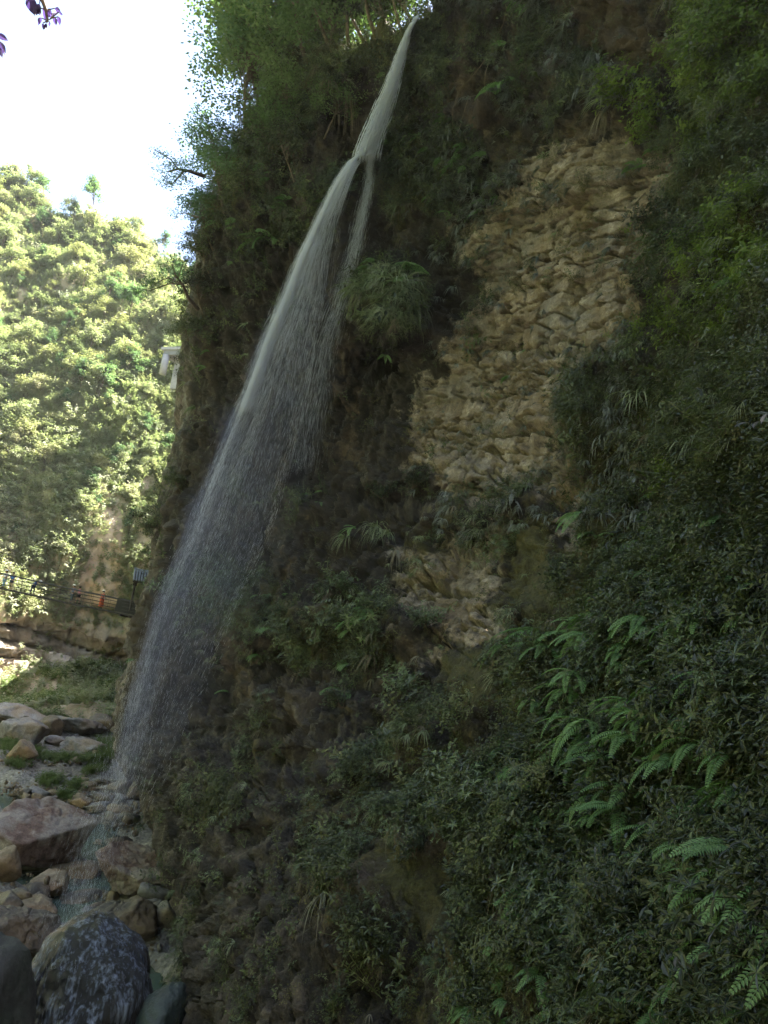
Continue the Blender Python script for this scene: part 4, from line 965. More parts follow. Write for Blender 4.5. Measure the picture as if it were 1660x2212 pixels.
# ================================================================== BOULDERS
def mat_rock(name, stops, scale=1.2, streak=None, rough=.75, gloss=False):
    mt, nt, _, L = new_mat(name)
    tc = N(nt, 'ShaderNodeTexCoord').outputs['Object']
    n1 = noise_node(nt, scale, 6, .68, tc); n2 = noise_node(nt, scale * 7, 5, .7, tc); n3 = noise_node(nt, scale * .4, 4, .6, tc)
    c = ramp(nt, n1, stops)
    if streak: c = mix(nt, ramp(nt, n3, [(.45, (0,)*3), (.6, (.85,)*3)]), c, streak)
    c = mix(nt, 1.0, c, ramp(nt, n2, [(.3, (.6,)*3), (.6, (1.05,)*3)]), 'MULTIPLY')
    finish(nt, c, rough, mth(nt, 'ADD', n1, mth(nt, 'MULTIPLY', n2, .5)), 1.0, .12, .5 if gloss else .3, 1.0 if gloss else 0); return mt
R_grey = mat_rock('grey_rock', [(.3, (.09, .085, .082)), (.5, (.19, .18, .172)), (.7, (.31, .295, .28))], .8, (.20, .15, .10))
R_tan = mat_rock('tan_rock', [(.3, (.08, .06, .04)), (.5, (.20, .155, .10)), (.7, (.36, .30, .22))], .9, (.20, .12, .06))
R_red = mat_rock('reddish_rock', [(.3, (.055, .035, .026)), (.46, (.14, .085, .064)), (.58, (.21, .145, .115)), (.72, (.36, .30, .26))], 1.3, (.30, .26, .22))
R_dark = mat_rock('damp_dark_rock', [(.3, (.035, .032, .028)), (.5, (.085, .072, .056)), (.7, (.17, .14, .10))], .9, (.14, .095, .055), .5)
mt, nt, _, L = new_mat('wet_rock')
tc = N(nt, 'ShaderNodeTexCoord').outputs['Object']
n1 = noise_node(nt, 2.4, 6, .7, tc, (1.3, 1.3, .13)); n2 = noise_node(nt, 9, 5, .6, tc, (1.3, 1.3, .12)); n3 = noise_node(nt, .5, 3, .5, tc)
c = ramp(nt, n1, [(.3, (.004, .005, .007)), (.55, (.012, .014, .018)), (.75, (.045, .056, .07))])
c = mix(nt, ramp(nt, mth(nt, 'MULTIPLY', n2, n1), [(.24, (0,)*3), (.42, (.6,)*3)]), c, (.30, .37, .50))
finish(nt, c, .22, mth(nt, 'ADD', n1, mth(nt, 'MULTIPLY', n2, .4)), 1.0, .30, .4, .15); R_wet = mt
R_black = mat_rock('black_wet_rock', [(.3, (.008, .009, .009)), (.5, (.02, .021, .02)), (.7, (.045, .045, .04))], .9, (.02, .028, .02), .7)
R_green = mat_rock('algae_rock', [(.3, (.009, .013, .012)), (.5, (.018, .027, .024)), (.7, (.035, .05, .043))], .7, (.02, .03, .027), .5)

def ico(sub):
    import bmesh
    bm = bmesh.new(); bmesh.ops.create_icosphere(bm, subdivisions=sub, radius=1)
    v = np.array([x.co[:] for x in bm.verts]); f = np.array([[q.index for q in p.verts] for p in bm.faces]); bm.free(); return v, f
ICO = {k: ico(k) for k in (3, 4, 5, 6)}
def boulder_mesh(seed, sx_, sy_, sz_, sub, mat, nplane=13, noise=.05, top=None, sharp=40):
    r_ = np.random.default_rng(seed); v, f = ICO[sub]
    nn = r_.normal(size=(nplane, 3)); nn /= np.linalg.norm(nn, axis=1, keepdims=True); dd_ = r_.uniform(.66, .92, nplane)
    if top is not None:
        nn[0] = np.array(top) / np.linalg.norm(top); dd_[0] = .6
    c = v @ nn.T; inv = np.clip(c / dd_, 0, None)
    rad = 1 / ((inv ** sharp).sum(1) ** (1 / sharp) + 1e-6); rad = np.clip(rad, .3, 1.45)
    p = v * rad[:, None] * np.array([sx_, sy_, sz_])
    s = max(sx_, sy_); fr = fbm(p + seed * 13.7, s * .5, 4, seed) * noise * s + fbm(p + seed * 3.1, s * .12, 3, seed + 5) * noise * .4 * s
    cr_ = np.abs(vnoise(p / (s * .7) + seed, seed + 9)); fr = fr - noise * .8 * s * np.exp(-(cr_ / .035) ** 2)
    p = p + v * fr[:, None]
    return mesh_np('boulder', p, f, smooth=False, mats=[mat])
def boulder(px, py, w, h, mat, label, seed, sub=5, top=None, sink=.12, rot=None, noise=.07, cat='boulder', grp='boulders in the riverbed', name='boulder', deep=1.0, bottom=True, zb=None):
    """px,py: middle of the foot; w,h: its width and height in the view"""
    p = ground_at(px, py) if zb is None else gp(px, py, zb)
    r_ = np.linalg.norm(p - CAM); W_ = w / FPX * r_ / 2; H_ = h / FPX * r_ / 2
    el = math.asin((CAM[2] - p[2]) / r_)
    dep = W_ * .9 * deep
    Hz = max(.35 * W_, (H_ - dep * math.sin(el) * .75) / math.cos(el) * 1.02)
    dh = (p - CAM); dh[2] = 0; dh /= np.linalg.norm(dh)
    c = p + dh * dep * .8; c[2] = gz(c[0], c[1]) * (zb is None) + (zb or 0) + Hz * (1 - sink * 2)
    me = boulder_mesh(seed, W_ * 1.06, dep, Hz, sub, mat, top=top, noise=noise)
    o = link(name, me, loc=c, label=label, cat=cat, group=grp)
    o.rotation_euler = (0, 0, math.atan2(-dh[0], dh[1]) + (rot or 0)); return o
B = [
 (45, 1612, 92, 70, R_grey, 'large grey block with a brown front, left of the weeds', 1, (-.2, -.2, 1)),
 (20, 1578, 110, 60, R_grey, 'dark grey slab leaning behind the brown-fronted block', 2, (-.6, -.3, 1)),
 (108, 1598, 46, 52, R_dark, 'brown pebbly boulder wedged between the two pale blocks', 3, None),
 (170, 1592, 82, 46, R_grey, 'pale grey angular boulder in the middle of the riverbed', 4, (.1, .2, 1)),
 (210, 1590, 44, 36, R_dark, 'dark boulder tucked against the cliff foot beside the pale angular one', 5, None),
 (170, 1628, 76, 38, R_grey, 'rounded grey boulder just below the pale angular one', 6, None),
 (112, 1612, 32, 18, R_grey, 'small grey stone left of the rounded boulder', 7, None),
 (38, 1688, 44, 50, R_tan, 'pale pointed boulder beside the pool at the left edge', 8, (.5, -.2, .8)),
 (25, 1470, 44, 24, R_grey, 'pale boulder at the foot of the bare rock wall, left', 31, None),
 (152, 1474, 36, 24, R_grey, 'rounded pale boulder at the foot of the bare rock wall', 32, None),
 (200, 1482, 54, 26, R_grey, 'low grey slab in front of the bare rock wall, right', 33, (-.4, 0, 1)),
 (80, 1738, 34, 24, R_grey, 'grey boulder behind the big reddish one', 9, None),
 (106, 1750, 34, 22, R_tan, 'small rounded boulder right behind the big reddish one', 10, None),
 (168, 1744, 48, 30, R_tan, 'sharp cream-coloured stone at the tip of the gravel bank', 11, (-.7, -.3, .8)),
 (206, 1758, 50, 24, R_grey, 'low grey stone half in the stream below the spray', 12, (-.6, 0, 1)),
 (264, 1722, 40, 34, R_dark, 'dark brown boulder in the spray beside the cliff', 13, None),
 (296, 1728, 46, 44, R_dark, 'larger dark boulder against the foot of the cliff', 14, None),
 (80, 1870, 196, 158, R_red, 'huge reddish boulder with a flat speckled top', 15, (.30, -.55, 1)),
 (262, 1818, 44, 32, R_dark, 'brown boulder standing alone in the stream', 16, None),
 (208, 1860, 62, 40, R_tan, 'tan boulder behind the flat-topped slab', 17, None),
 (180, 1890, 80, 48, R_tan, 'pinkish flat-topped slab in the thin lower fall', 18, (-.2, 0, 1)),
 (272, 1958, 124, 102, R_red, 'big rust-brown boulder with a white chipped corner', 19, (.25, -.6, 1)),
 (90, 1942, 84, 56, R_tan, 'cracked ochre block below the huge reddish boulder', 20, (-.2, -.5, 1)),
 (118, 1920, 50, 44, R_dark, 'brown boulder behind the cracked ochre block', 21, None),
 (4, 1912, 46, 72, R_tan, 'tan boulder cut by the left edge of the photo', 22, None),
 (34, 1962, 38, 32, R_dark, 'round brown stone left under the ochre block', 23, None),
 (12, 1982, 50, 40, R_dark, 'mossy brown boulder at the left edge, under the tan one', 24, None),
 (53, 1988, 34, 28, R_dark, 'small round stone between the brown boulders', 25, None),
 (82, 1992, 60, 52, R_tan, 'brown block with a lit top, under the cracked ochre block', 26, (.2, -.4, 1)),
 (155, 1990, 84, 56, R_dark, 'brown slab behind the thin lower fall', 27, (-.2, -.2, 1)),
 (250, 2072, 130, 128, R_dark, 'massive dark boulder with a rough brown top', 28, (-.4, -.2, 1)),
 (345, 2010, 34, 62, R_grey, 'small upright grey boulder between dark boulder and cliff', 29, None),
 (120, 2036, 84, 42, R_dark, 'brown boulder whose top shows behind the wet dome', 30, None),
 (10, 2068, 140, 112, R_dark, 'dark smooth boulder at the left edge above the wet dome', 34, (.3, .0, 1)),
]
for (a, b, w, h, mt_, lb, sd_, tp) in B:
    boulder(a, b, w, h, mt_, lb, sd_, 6 if w > 120 else 5 if w > 60 else 4, tp, noise=.05 if w > 150 else .07)
# the dome that the fall breaks upon, and its greenish neighbour
def placed(px, py, r_, rx, ry, rz, mat, label, seed, sub, npl, noise, sharp, rotz=0.0):
    c = at(px, py, r_); me = boulder_mesh(seed, rx, ry, rz, sub, mat, nplane=npl, noise=noise, sharp=sharp)
    o = link('boulder', me, loc=c, label=label, cat='boulder', group='boulders in the riverbed'); o.rotation_euler = (0, 0, rotz); return o
placed(172, 2172, 27.5, 2.55, 2.6, 3.15, R_wet, 'big dark dome-shaped boulder gleaming under falling water', 35, 6, 24, .055, 12, .3)
placed(345, 2215, 25.5, .95, 1.3, 1.35, R_green, 'greenish wet boulder between the wet dome and the cliff', 36, 5, 40, .04, 9)
placed(-75, 2245, 25.5, 1.7, 2.0, 2.9, R_black, 'black shaded boulder in the lower left corner', 37, 5, 16, .05, 14, .5)
# two slim poles that stick up behind the rust-brown boulder
q = gp(245, 1838, .2); o = link('marker_pole', None, loc=q, label='pair of thin pale sticks standing in the stream behind the rust-brown boulder', cat='sticks')
for dx in (0, .22): MB().tube([(dx, 0, -.4), (dx + .12, 0, 1.15)], .035, 6).build('stick', M_twig, o)
# small stones
ST = [boulder_mesh(300 + k, 1, .8, .55, 3, m_, noise=.06) for k, m_ in enumerate([R_grey, R_tan, R_dark, R_grey, R_tan])]
rr = random.Random(5); nst = 0
zones = [(60, 1490, 60, 14), (120, 1470, 90, 8), (130, 1650, 90, 26), (200, 1690, 50, 22), (60, 1715, 60, 20), (215, 1730, 60, 20), (140, 1770, 60, 16), (210, 1600, 60, 40), (60, 1640, 60, 16), (250, 1880, 60, 30), (60, 1960, 70, 50), (200, 1960, 60, 50), (330, 1960, 20, 60), (170, 2030, 80, 26), (20, 1500, 30, 12), (270, 1760, 40, 30)]
def where(a, b):
    if b < 1520: return 'at the foot of the bare rock wall'
    if b < 1640: return 'among the weeds between the pale boulders'
    if b < 1790: return 'on the gravel bank by the pool'
    if b < 1920: return 'in the stream beside the huge reddish boulder'
    return 'in the gaps between the brown boulders above the wet dome'
cuts = (' wedged', ' tucked', ' cut by', ' leaning', ' behind', ' between', ' below', ' standing', ' left', ' just', ' half', ' against', ' whose', ' in ', ' at ', ' with ', ' beside', ' right', ' under', ' gleaming')
def near_b(p):
    best = min((o for o in C.objects if o.get('category') == 'boulder'), key=lambda o: (o.location.x - p[0]) ** 2 + (o.location.y - p[1]) ** 2)
    s_ = best['label'].split(',')[0]
    for c_ in cuts: s_ = s_.split(c_)[0]
    side_ = 'left of' if p[0] < best.location.x - .8 else 'right of' if p[0] > best.location.x + .8 else 'in front of' if p[1] < best.location.y else 'behind'
    return side_ + ' the ' + s_
while nst < 290:
    zc = rr.choice(zones); a = rr.gauss(zc[0], zc[2] * .5); b = rr.gauss(zc[1], zc[3] * .5)
    if not (-10 < a < 370): continue
    if a > float(np.interp(b, SX_Y, SX_X)) - 4: continue
    p = ground_at(a, b)
    k = rr.randrange(5); s = rr.uniform(.2, .75) * (1 + .6 * (b < 1520)) * (1.7 if rr.random() < .15 else 1)
    tone = ('grey', 'tan', 'dark', 'grey', 'tan')[k]; size = 'small' if s < .4 else 'middle-sized'
    o = link('stone', ST[k], loc=p + np.array([0, 0, s * .2]), label='%s %s stone lying %s' % (size, tone, near_b(p)), cat='stone', group='loose stones of the riverbed')
    o.rotation_euler = (rr.uniform(-.3, .3), rr.uniform(-.3, .3), rr.uniform(0, 6.3)); o.scale = (s, s * rr.uniform(.7, 1.1), s * rr.uniform(.7, 1.2)); nst += 1

gpts = []
for k in range(9000):
    zc = rr.choice(zones); a = rr.gauss(zc[0], zc[2] * .6); b = rr.gauss(zc[1], zc[3] * .6)
    if a > float(np.interp(b, SX_Y, SX_X)) + 10: continue
    p = ground_at(a, b)
    if p[2] > -.3: gpts.append(p)
n_ = len(gpts)
scatter('gravel', gpts, rng.uniform(0, 6.28, (n_, 3)), np.exp(rng.normal(-2.5, .5, n_)), [bpy.data.objects.new('pebble', m_) for m_ in ST], label='gravel and pebbles filling the gaps of the riverbed', cat='gravel')

# ================================================================== BRIDGE
M_cable = mat_plain('black_cable', (.02, .019, .018), .6, .3)
M_deck = mat_plain('dark_plank', (.05, .042, .035), .8, .4, 2)
M_net = mat_plain('dark_board', (.006, .006, .006), .7, .3, 2)
def bridge_pt(px, t_up=0.0, side=0.0):
    """deck line of the hanging bridge"""
    py = np.interp(px, [-140, 0, 59, 148, 208, 292, 330], [1240, 1268.6, 1281.5, 1301, 1312.5, 1330, 1338])
    r_ = np.interp(px, [-140, 300], [88, 74]); return at(px, py, r_) + np.array([0, 0, t_up]) + np.array([.18, .98, 0]) * side
br = link('hanging_bridge', None, loc=bridge_pt(292), label='narrow cable footbridge hanging over the gorge behind the cliff edge', cat='bridge'); bo = V(bridge_pt(292))
xs = np.linspace(-140, 322, 60)
for side in (0, 1.3):
    for hgt in (1.30, 1.0, .66, .33):
        if side and hgt in (1.0, .33): continue
        MB().tube([V(bridge_pt(x, hgt * np.interp(x, [-140, 0, 250], [1.06, 1.05, .95]), side)) - bo for x in xs], .075 if hgt == 1.30 else .035, 5).build('handrail_cable' if hgt == 1.30 else 'side_cable', M_cable, br)
    MB().tube([V(bridge_pt(x, -.08, side)) - bo for x in xs], .10, 5).build('deck_cable', M_cable, br)
plk = MB().box((0, 0, 0), .34, 1.5, .05).mesh('plank', M_deck)
for x in np.arange(-60, 322, 2.4):
    p = V(bridge_pt(x, -.02, .65)) - bo; q = V(bridge_pt(x + 1, -.02, .65)) - bo
    o = link('plank', plk, br, loc=p); o.rotation_mode = 'QUATERNION'; o.rotation_quaternion = (q - p).to_track_quat('X', 'Z')
hg = None
for x in np.arange(-50, 322, 19.0):
    for side in (0, 1.3):
        a_, b_ = V(bridge_pt(x, -.08, side)) - bo, V(bridge_pt(x, 1.3, side)) - bo
        MB().tube([a_, b_], .012, 4).build('hanger', M_cable, br)
A_, B_ = V(bridge_pt(249, 0, -.06)) - bo, V(bridge_pt(316, 0, -.06)) - bo
n_ = (B_ - A_).normalized(); Rm = n_.to_track_quat('X', 'Z').to_matrix()
for k in range(9):
    c_ = A_.lerp(B_, (k + .5) / 9) + Vector((0, 0, .68)); MB().box(c_, (B_ - A_).length / 9 * .995, .05 + .01 * (k % 2), 1.3, Rm).build('side_board', M_net, br)
for k in range(3):
    pq = V(bridge_pt((262, 282, 302)[k], -.22, .65)) - bo; MB().box(pq, .16, 1.7, .18, Rm).build('cross_beam', M_deck, br)

# ------------------------------------------------------------------ people
def cloth(n, c): return mat_plain(n, c, .85, .12, 12, .1)
M_skin = cloth('skin', (.45, .28, .20)); M_hair = cloth('hair', (.02, .016, .014))
def skinned(name, verts, edges, rad, mat, parent, sub=1):
    me = bpy.data.meshes.new(name); me.from_pydata(verts, edges, []); me.materials.append(mat)
    o = link(name, me, parent); md = o.modifiers.new('skin', 'SKIN'); sv_ = me.skin_vertices[0] if me.skin_vertices else None
    if sv_ is None:
        me.update()
        with_layer = me.attributes
    lay = me.skin_vertices[0].data if len(me.skin_vertices) else None
    if lay is not None:
        for k, r_ in enumerate(rad): lay[k].radius = (r_, r_) if not hasattr(r_, '__len__') else r_
        lay[0].use_root = True
    s = o.modifiers.new('smooth', 'SUBSURF'); s.levels = sub; s.render_levels = sub; return o
def person(loc, yaw, label, shirt, legs, hair='hair', lean=0.0, arms=((.25, .5), (.25, .5)), skirt=None, stride=.12, s=1.0, hat=None, bag=None, bare_legs=False):
    t = link('person', None, loc=loc, label=label, cat='person', group='people on the footbridge'); t.rotation_euler = (0, 0, yaw); t.scale = (s,) * 3
    hip = Vector((0, 0, .86)); up_ = Vector((math.sin(lean), 0, math.cos(lean)))           # faces +X
    chest = hip + up_ * .38; neck = hip + up_ * .56; hd = neck + (up_ + Vector((.12, 0, 0))).normalized() * .16; ht = hd + up_ * .11
    V_ = [hip, hip + up_ * .18, chest, neck, hd, ht, hd + Vector((.12, 0, -.01))]; E = [(0, 1), (1, 2), (2, 3), (3, 4), (4, 5), (4, 6)]; R_ = [(.15, .11), (.13, .10), (.16, .11), .055, (.09, .105), .07, .02]
    arm_pts = []; leg_pts = []
    for sgn, (fw_, el) in zip((-1, 1), arms):
        sh = chest + Vector((0, .19 * sgn, .10)); e_ = sh + Vector((math.sin(fw_ + lean) * .28, .05 * sgn, -math.cos(fw_ + lean) * .28))
        w_ = e_ + Vector((math.sin(fw_ + el + lean) * .25, -.02 * sgn, -math.cos(fw_ + el + lean) * .25)); h_ = w_ + (w_ - e_).normalized() * .09
        b = len(V_); V_ += [sh, e_, w_, h_]; E += [(2, b), (b, b + 1), (b + 1, b + 2), (b + 2, b + 3)]; R_ += [.06, .043, .03, (.042, .022)]; arm_pts.append((sh, e_, w_))
    for sgn in (-1, 1):
        st_ = stride * sgn; hj = hip + Vector((0, .09 * sgn, -.05)); kn = Vector((st_ * .6 + .03, .10 * sgn, .45)); an = Vector((st_, .10 * sgn, .07)); to = an + Vector((.16, .02 * sgn, -.035))
        b = len(V_); V_ += [hj, kn, an, to]; E += [(0, b), (b, b + 1), (b + 1, b + 2), (b + 2, b + 3)]; R_ += [.10, .06, .042, (.045, .03)]; leg_pts.append((hj, kn, an, to))
    skinned('body', [tuple(v) for v in V_], E, R_, M_skin, t)
    M_s = cloth('shirt_cloth', shirt); M_l = cloth('trouser_cloth', legs)
    vs = [hip + up_ * .02, hip + up_ * .2, chest, chest + up_ * .12]; es = [(0, 1), (1, 2), (2, 3)]; rs = [(.17, .13), (.155, .12), (.18, .13), (.10, .08)]
    for sh, e_, w_ in arm_pts:
        b = len(vs); vs += [sh, sh.lerp(e_, .7)]; es += [(2, b), (b, b + 1)]; rs += [.078, .065]
    skinned('shirt', [tuple(v) for v in vs], es, rs, M_s, t)
    vs = [hip]; es = []; rs = [(.165, .13)]; endk = .5 if bare_legs else 1
    for hj, kn, an, to in leg_pts:
        b = len(vs); vs += [hj, kn if not bare_legs else hj.lerp(kn, .6)]; es += [(0, b), (b, b + 1)]; rs += [.115, .08]
        if not bare_legs: vs.append(an + Vector((0, 0, .05))); es.append((b + 1, b + 2)); rs.append(.06)
    skinned('trousers', [tuple(v) for v in vs], es, rs, M_l, t)
    if skirt:
        b = MB(); b.tube([tuple(hip + Vector((0, 0, .12))), tuple(hip + Vector((0, 0, -.1))), (stride * .2, 0, .16)], [.15, .2, .25], 12); b.build('skirt', cloth('skirt_cloth', skirt), t)
    for hj, kn, an, to in leg_pts: MB().tube([an + Vector((-.06, 0, -.02)), an + Vector((.05, 0, -.025)), to + Vector((.03, 0, -.005))], [.05, .055, .035], 6).build('shoe', cloth('shoe_cloth', (.5, .5, .5) if hair != 'hair' else (.03, .03, .03)), t)
    hm = MB(); hm.tube([hd - up_ * .04 + Vector((-.045, 0, 0)), hd + up_ * .06 + Vector((-.02, 0, 0)), hd + up_ * .15], [.105, .122, .05], 9); hm.build('hair', M_hair, t, smooth=True)
    if hat:
        hm = MB(); q = hd + up_ * .09; hm.tube([q, q + up_ * .02], [.20, .19], 12); hm.tube([q + up_ * .02, q + up_ * .12], [.12, .09], 10); hm.build('hat', cloth('hat_cloth', hat), t)
    if bag:
        col_, off_, sz_ = bag; c_ = hip + up_ * off_[2] + Vector((off_[0], off_[1], 0)); b = MB()
        b.tube([c_ - up_ * sz_ * .5, c_ - up_ * sz_ * .3, c_ + up_ * sz_ * .3, c_ + up_ * sz_ * .5], [.07, .13, .13, .07], 8); b.build('bag', cloth('bag_cloth', col_), t)
def on_bridge(px, side=.55): return bridge_pt(px, .03, side)
YW = -math.pi * .06
person(on_bridge(1, .4), YW - 1.5, 'person in a white top and pale trousers at the left end of the visible bridge', (.7, .7, .72), (.25, .38, .5), s=1.02, hat=(.75, .75, .75))
person(on_bridge(12, .7), YW - 1.2, 'person in a blue shirt standing beside the one in white', (.05, .15, .38), (.04, .05, .08), bare_legs=True)
person(on_bridge(62, .5), YW, 'person with blue backpack bending forward, reaching over the handrail', (.04, .09, .3), (.02, .03, .08), lean=.95, arms=((1.0, .3), (1.2, .2)), hat=(.5, .5, .5), bag=((.25, .27, .3), (-.2, 0, .3), .34))
person(on_bridge(148, .4), YW - 1.6, 'person in patterned dark shirt and pale sun hat beside the one in pink', (.13, .15, .2), (.09, .11, .13), hat=(.7, .68, .6))
person(on_bridge(157, .75), YW + .3, 'person in a pink top and black shorts with brown hair', (.65, .25, .33), (.02, .02, .025), bare_legs=True, arms=((.7, .9), (.4, .9)), stride=.16)
person(on_bridge(211, .5), YW + 1.2, 'person in a long red-orange dress holding a white bag', (.42, .07, .03), (.4, .07, .03), skirt=(.42, .08, .03), hat=(.7, .66, .62), bag=((.75, .72, .72), (.24, .1, .05), .26))
person(bridge_pt(301, .28, .9), YW + 1.8, 'person in a light blue shirt half hidden behind the black side boards', (.3, .48, .58), (.1, .12, .2))

# ------------------------------------------------------------------ tiled pavilion roof at the bridge head
pc = V(at(321, 1262, 70)); pv = link('pavilion', None, loc=pc, label='small pavilion with grey tiled roof peeping out behind the cliff edge', cat='pavilion'); pv.rotation_euler = (0, 0, .35)
M_tile = mat_plain('grey_tile', (.16, .18, .21), .7, .3, 3); M_wood = mat_plain('dark_timber', (.03, .025, .02), .8, .3)
for r_ in range(5):
    for c_ in range(12):
        MB().tube([(-1.35 + c_ * .225, -1.0 + r_ * .22, .10 + r_ * .2), (-1.35 + c_ * .225, -1.0 + (r_ + 1) * .22 + .02, .10 + (r_ + 1) * .2 + .01)], [.085, .075], 6).build('roof_tile', M_tile, pv)
MB().box((0, -.45, .52), 2.75, 1.35, .05, Matrix.Rotation(math.atan2(.2, .22), 3, 'X')).build('roof_board', M_wood, pv)
MB().tube([(-1.45, .12, 1.2), (-1.0, .12, 1.13), (1.45, .12, 1.15)], [.12, .1, .1], 6).build('ridge', M_tile, pv)
MB().box((0, -.95, -.02), 2.8, .1, .14).build('eave_beam', M_wood, pv)
for x in (-1.15, 1.1): MB().tube([(x, -.75, -2.6), (x, -.75, .1)], .09, 8).build('post', M_wood, pv); MB().box((x, -.75, -.22), .34, .12, .3).build('bracket', M_wood, pv)

# ------------------------------------------------------------------ concrete gallery high on the gorge side
M_conc = mat_plain('pale_concrete', (.27, .265, .255), .85, .15, .8); M_conc2 = mat_plain('grey_concrete', (.17, .17, .165), .85, .2, .8)
p0 = V(at(377, 775, 163)); cg_ = link('concrete_gallery', None, loc=p0, label='pale concrete gallery with round column on the slope beside the dark cliff', cat='building'); cg_.rotation_euler = (0, 0, -.35); cg_.scale = (1.3,) * 3
MB().box((2.2, 2.2, 1.35), 8.6, 6.5, .45).build('roof_slab', M_conc, cg_)
MB().box((2.4, -.6, .72), 8.0, .5, .8).build('beam', M_conc2, cg_); MB().box((-1.4, 2.2, .72), .5, 5.4, .8).build('beam', M_conc2, cg_)
for x in (-1.15, 6.0): MB().tube([(x, -.6, -2.9), (x, -.6, .32)], .55, 16).build('column', M_conc, cg_, smooth=True)
MB().box((3.7, 1.0, -2.2), 8.2, .3, 5.0).build('back_wall', M_conc, cg_)
MB().box((1.2, .8, -1.2), 1.3, .12, 1.7).build('opening', M_conc2, cg_)

# ================================================================== WATERFALL
mt, nt, _, L = new_mat('falling_water')
d_ = N(nt, 'ShaderNodeBsdfDiffuse'); d_.inputs['Color'].default_value = (.93, .95, 1, 1); t_ = N(nt, 'ShaderNodeBsdfTranslucent'); t_.inputs['Color'].default_value = (.93, .95, 1, 1)
mx = N(nt, 'ShaderNodeMixShader'); L.new(d_.outputs[0], mx.inputs[1]); L.new(t_.outputs[0], mx.inputs[2]); L.new(mx.outputs[0], N(nt, 'ShaderNodeOutputMaterial').inputs[0]); M_water = mt
MAIN = [(300,810),(318,800),(326,786),(350,757),(400,727),(470,693),(560,652),(640,622),(730,583),(830,548),(950,502),(1050,463),(1170,420),(1300,363),(1420,325),(1560,285),(1680,262),(1800,225),(1900,190),(2000,172),(2100,160)]
my = np.array([a for a, _ in MAIN], float); mxx = np.array([b for _, b in MAIN], float)
def wr(py): return np.interp(py, [20, 330, 700, 1000, 1300, 1600, 1800, 2100], [43, 41.5, 38.5, 35.5, 33, 31, 30, 26.5])
def streaks(name, parent, py0, dx, ln, th, xf, dr_=None):
    """thousands of falling threads of water, each one long thin drop"""
    n = len(py0); dr_ = rng.normal(0, .6, n) if dr_ is None else dr_
    pa, pb = py0, py0 + ln; xa = xf(pa, dx); xb = xf(pb, dx)
    A = at(xa, pa, wr(pa) + dr_); B_ = at(xb, pb, wr(pb) + dr_); M_ = A * .55 + B_ * .45
    tdir = B_ - A; s1 = np.cross(tdir, rng.normal(0, 1, (n, 3))); s1 /= np.linalg.norm(s1, axis=1, keepdims=True); s2 = np.cross(tdir, s1); s2 /= np.linalg.norm(s2, axis=1, keepdims=True)
    th = (th * np.ones(n))[:, None] * 1.25
    vs = np.stack([A, M_ + s1 * th, M_ - s1 * th * .5 + s2 * th, B_], 1).reshape(-1, 3)
    b = (np.arange(n) * 4)[:, None, None]; fs = (np.array([[0, 1, 2], [0, 2, 3], [0, 3, 1], [3, 2, 1]])[None] + b).reshape(-1, 3)
    me = mesh_np(name, vs - np.array(wf0), fs, mats=[M_water]); o = link(name, me, parent, kind='stuff'); return o
wf0 = at(903, 38, 43)
wf = link('waterfall', None, loc=wf0, label='thin tall waterfall leaping from the cliff top and dissolving into drifting spray', cat='waterfall')
# upper cascade, running down the rock to the ledge
UY = [30, 62, 120, 180, 240, 300, 340]; UC = [905, 884, 866, 848, 826, 803, 790]; UWD = [3, 4, 8, 12, 16, 18, 20]
def xu(py, dx): return np.interp(py, UY, UC) + dx * np.interp(py, UY, UWD)
n = 26000; py0 = 30 + 300 * rng.random(n) ** .85; dx = np.clip(rng.normal(0, .55, n), -1.5, 1.5); dx = np.where(rng.random(n) < .55, np.round(dx * 3.2) / 3.2 + rng.normal(0, .03, n), dx)
streaks('upper_cascade', wf, py0, dx, rng.uniform(8, 26, n), rng.uniform(.0025, .009, n), xu, rng.normal(-.3, .25, n))
# main jet: dense left edge that thins towards the right and downward
def wl_(py): return np.interp(py, [300, 350, 500, 700, 900, 1100, 1300, 1500, 1700, 2000], [4, 7, 10, 14, 18, 22, 26, 26, 24, 14])
def wr_(py): return np.interp(py, [300, 350, 500, 700, 900, 1100, 1300, 1500, 1700, 2000], [3, 12, 28, 60, 85, 100, 98, 84, 60, 30])
def xm(py, dx): return np.interp(py, my, mxx) + np.where(dx < 0, dx * wl_(py), dx * wr_(py))
n = 46000; py0 = 312 + 560 * rng.random(n) ** 1.35; dx = rng.normal(.0, .26, n); dx = np.where(dx > 0, dx * .45, dx)
streaks('main_jet', wf, py0, dx, rng.uniform(10, 34, n), rng.uniform(.0015, .006, n) * np.interp(py0, [312, 900], [1.3, .6]), xm, rng.normal(0, .25, n))
n = 3000; py0 = 318 + 40 * rng.random(n); streaks('jet_crest', wf, py0, rng.normal(0, .3, n), rng.uniform(6, 16, n), rng.uniform(.004, .012, n), xm, rng.normal(0, .2, n))
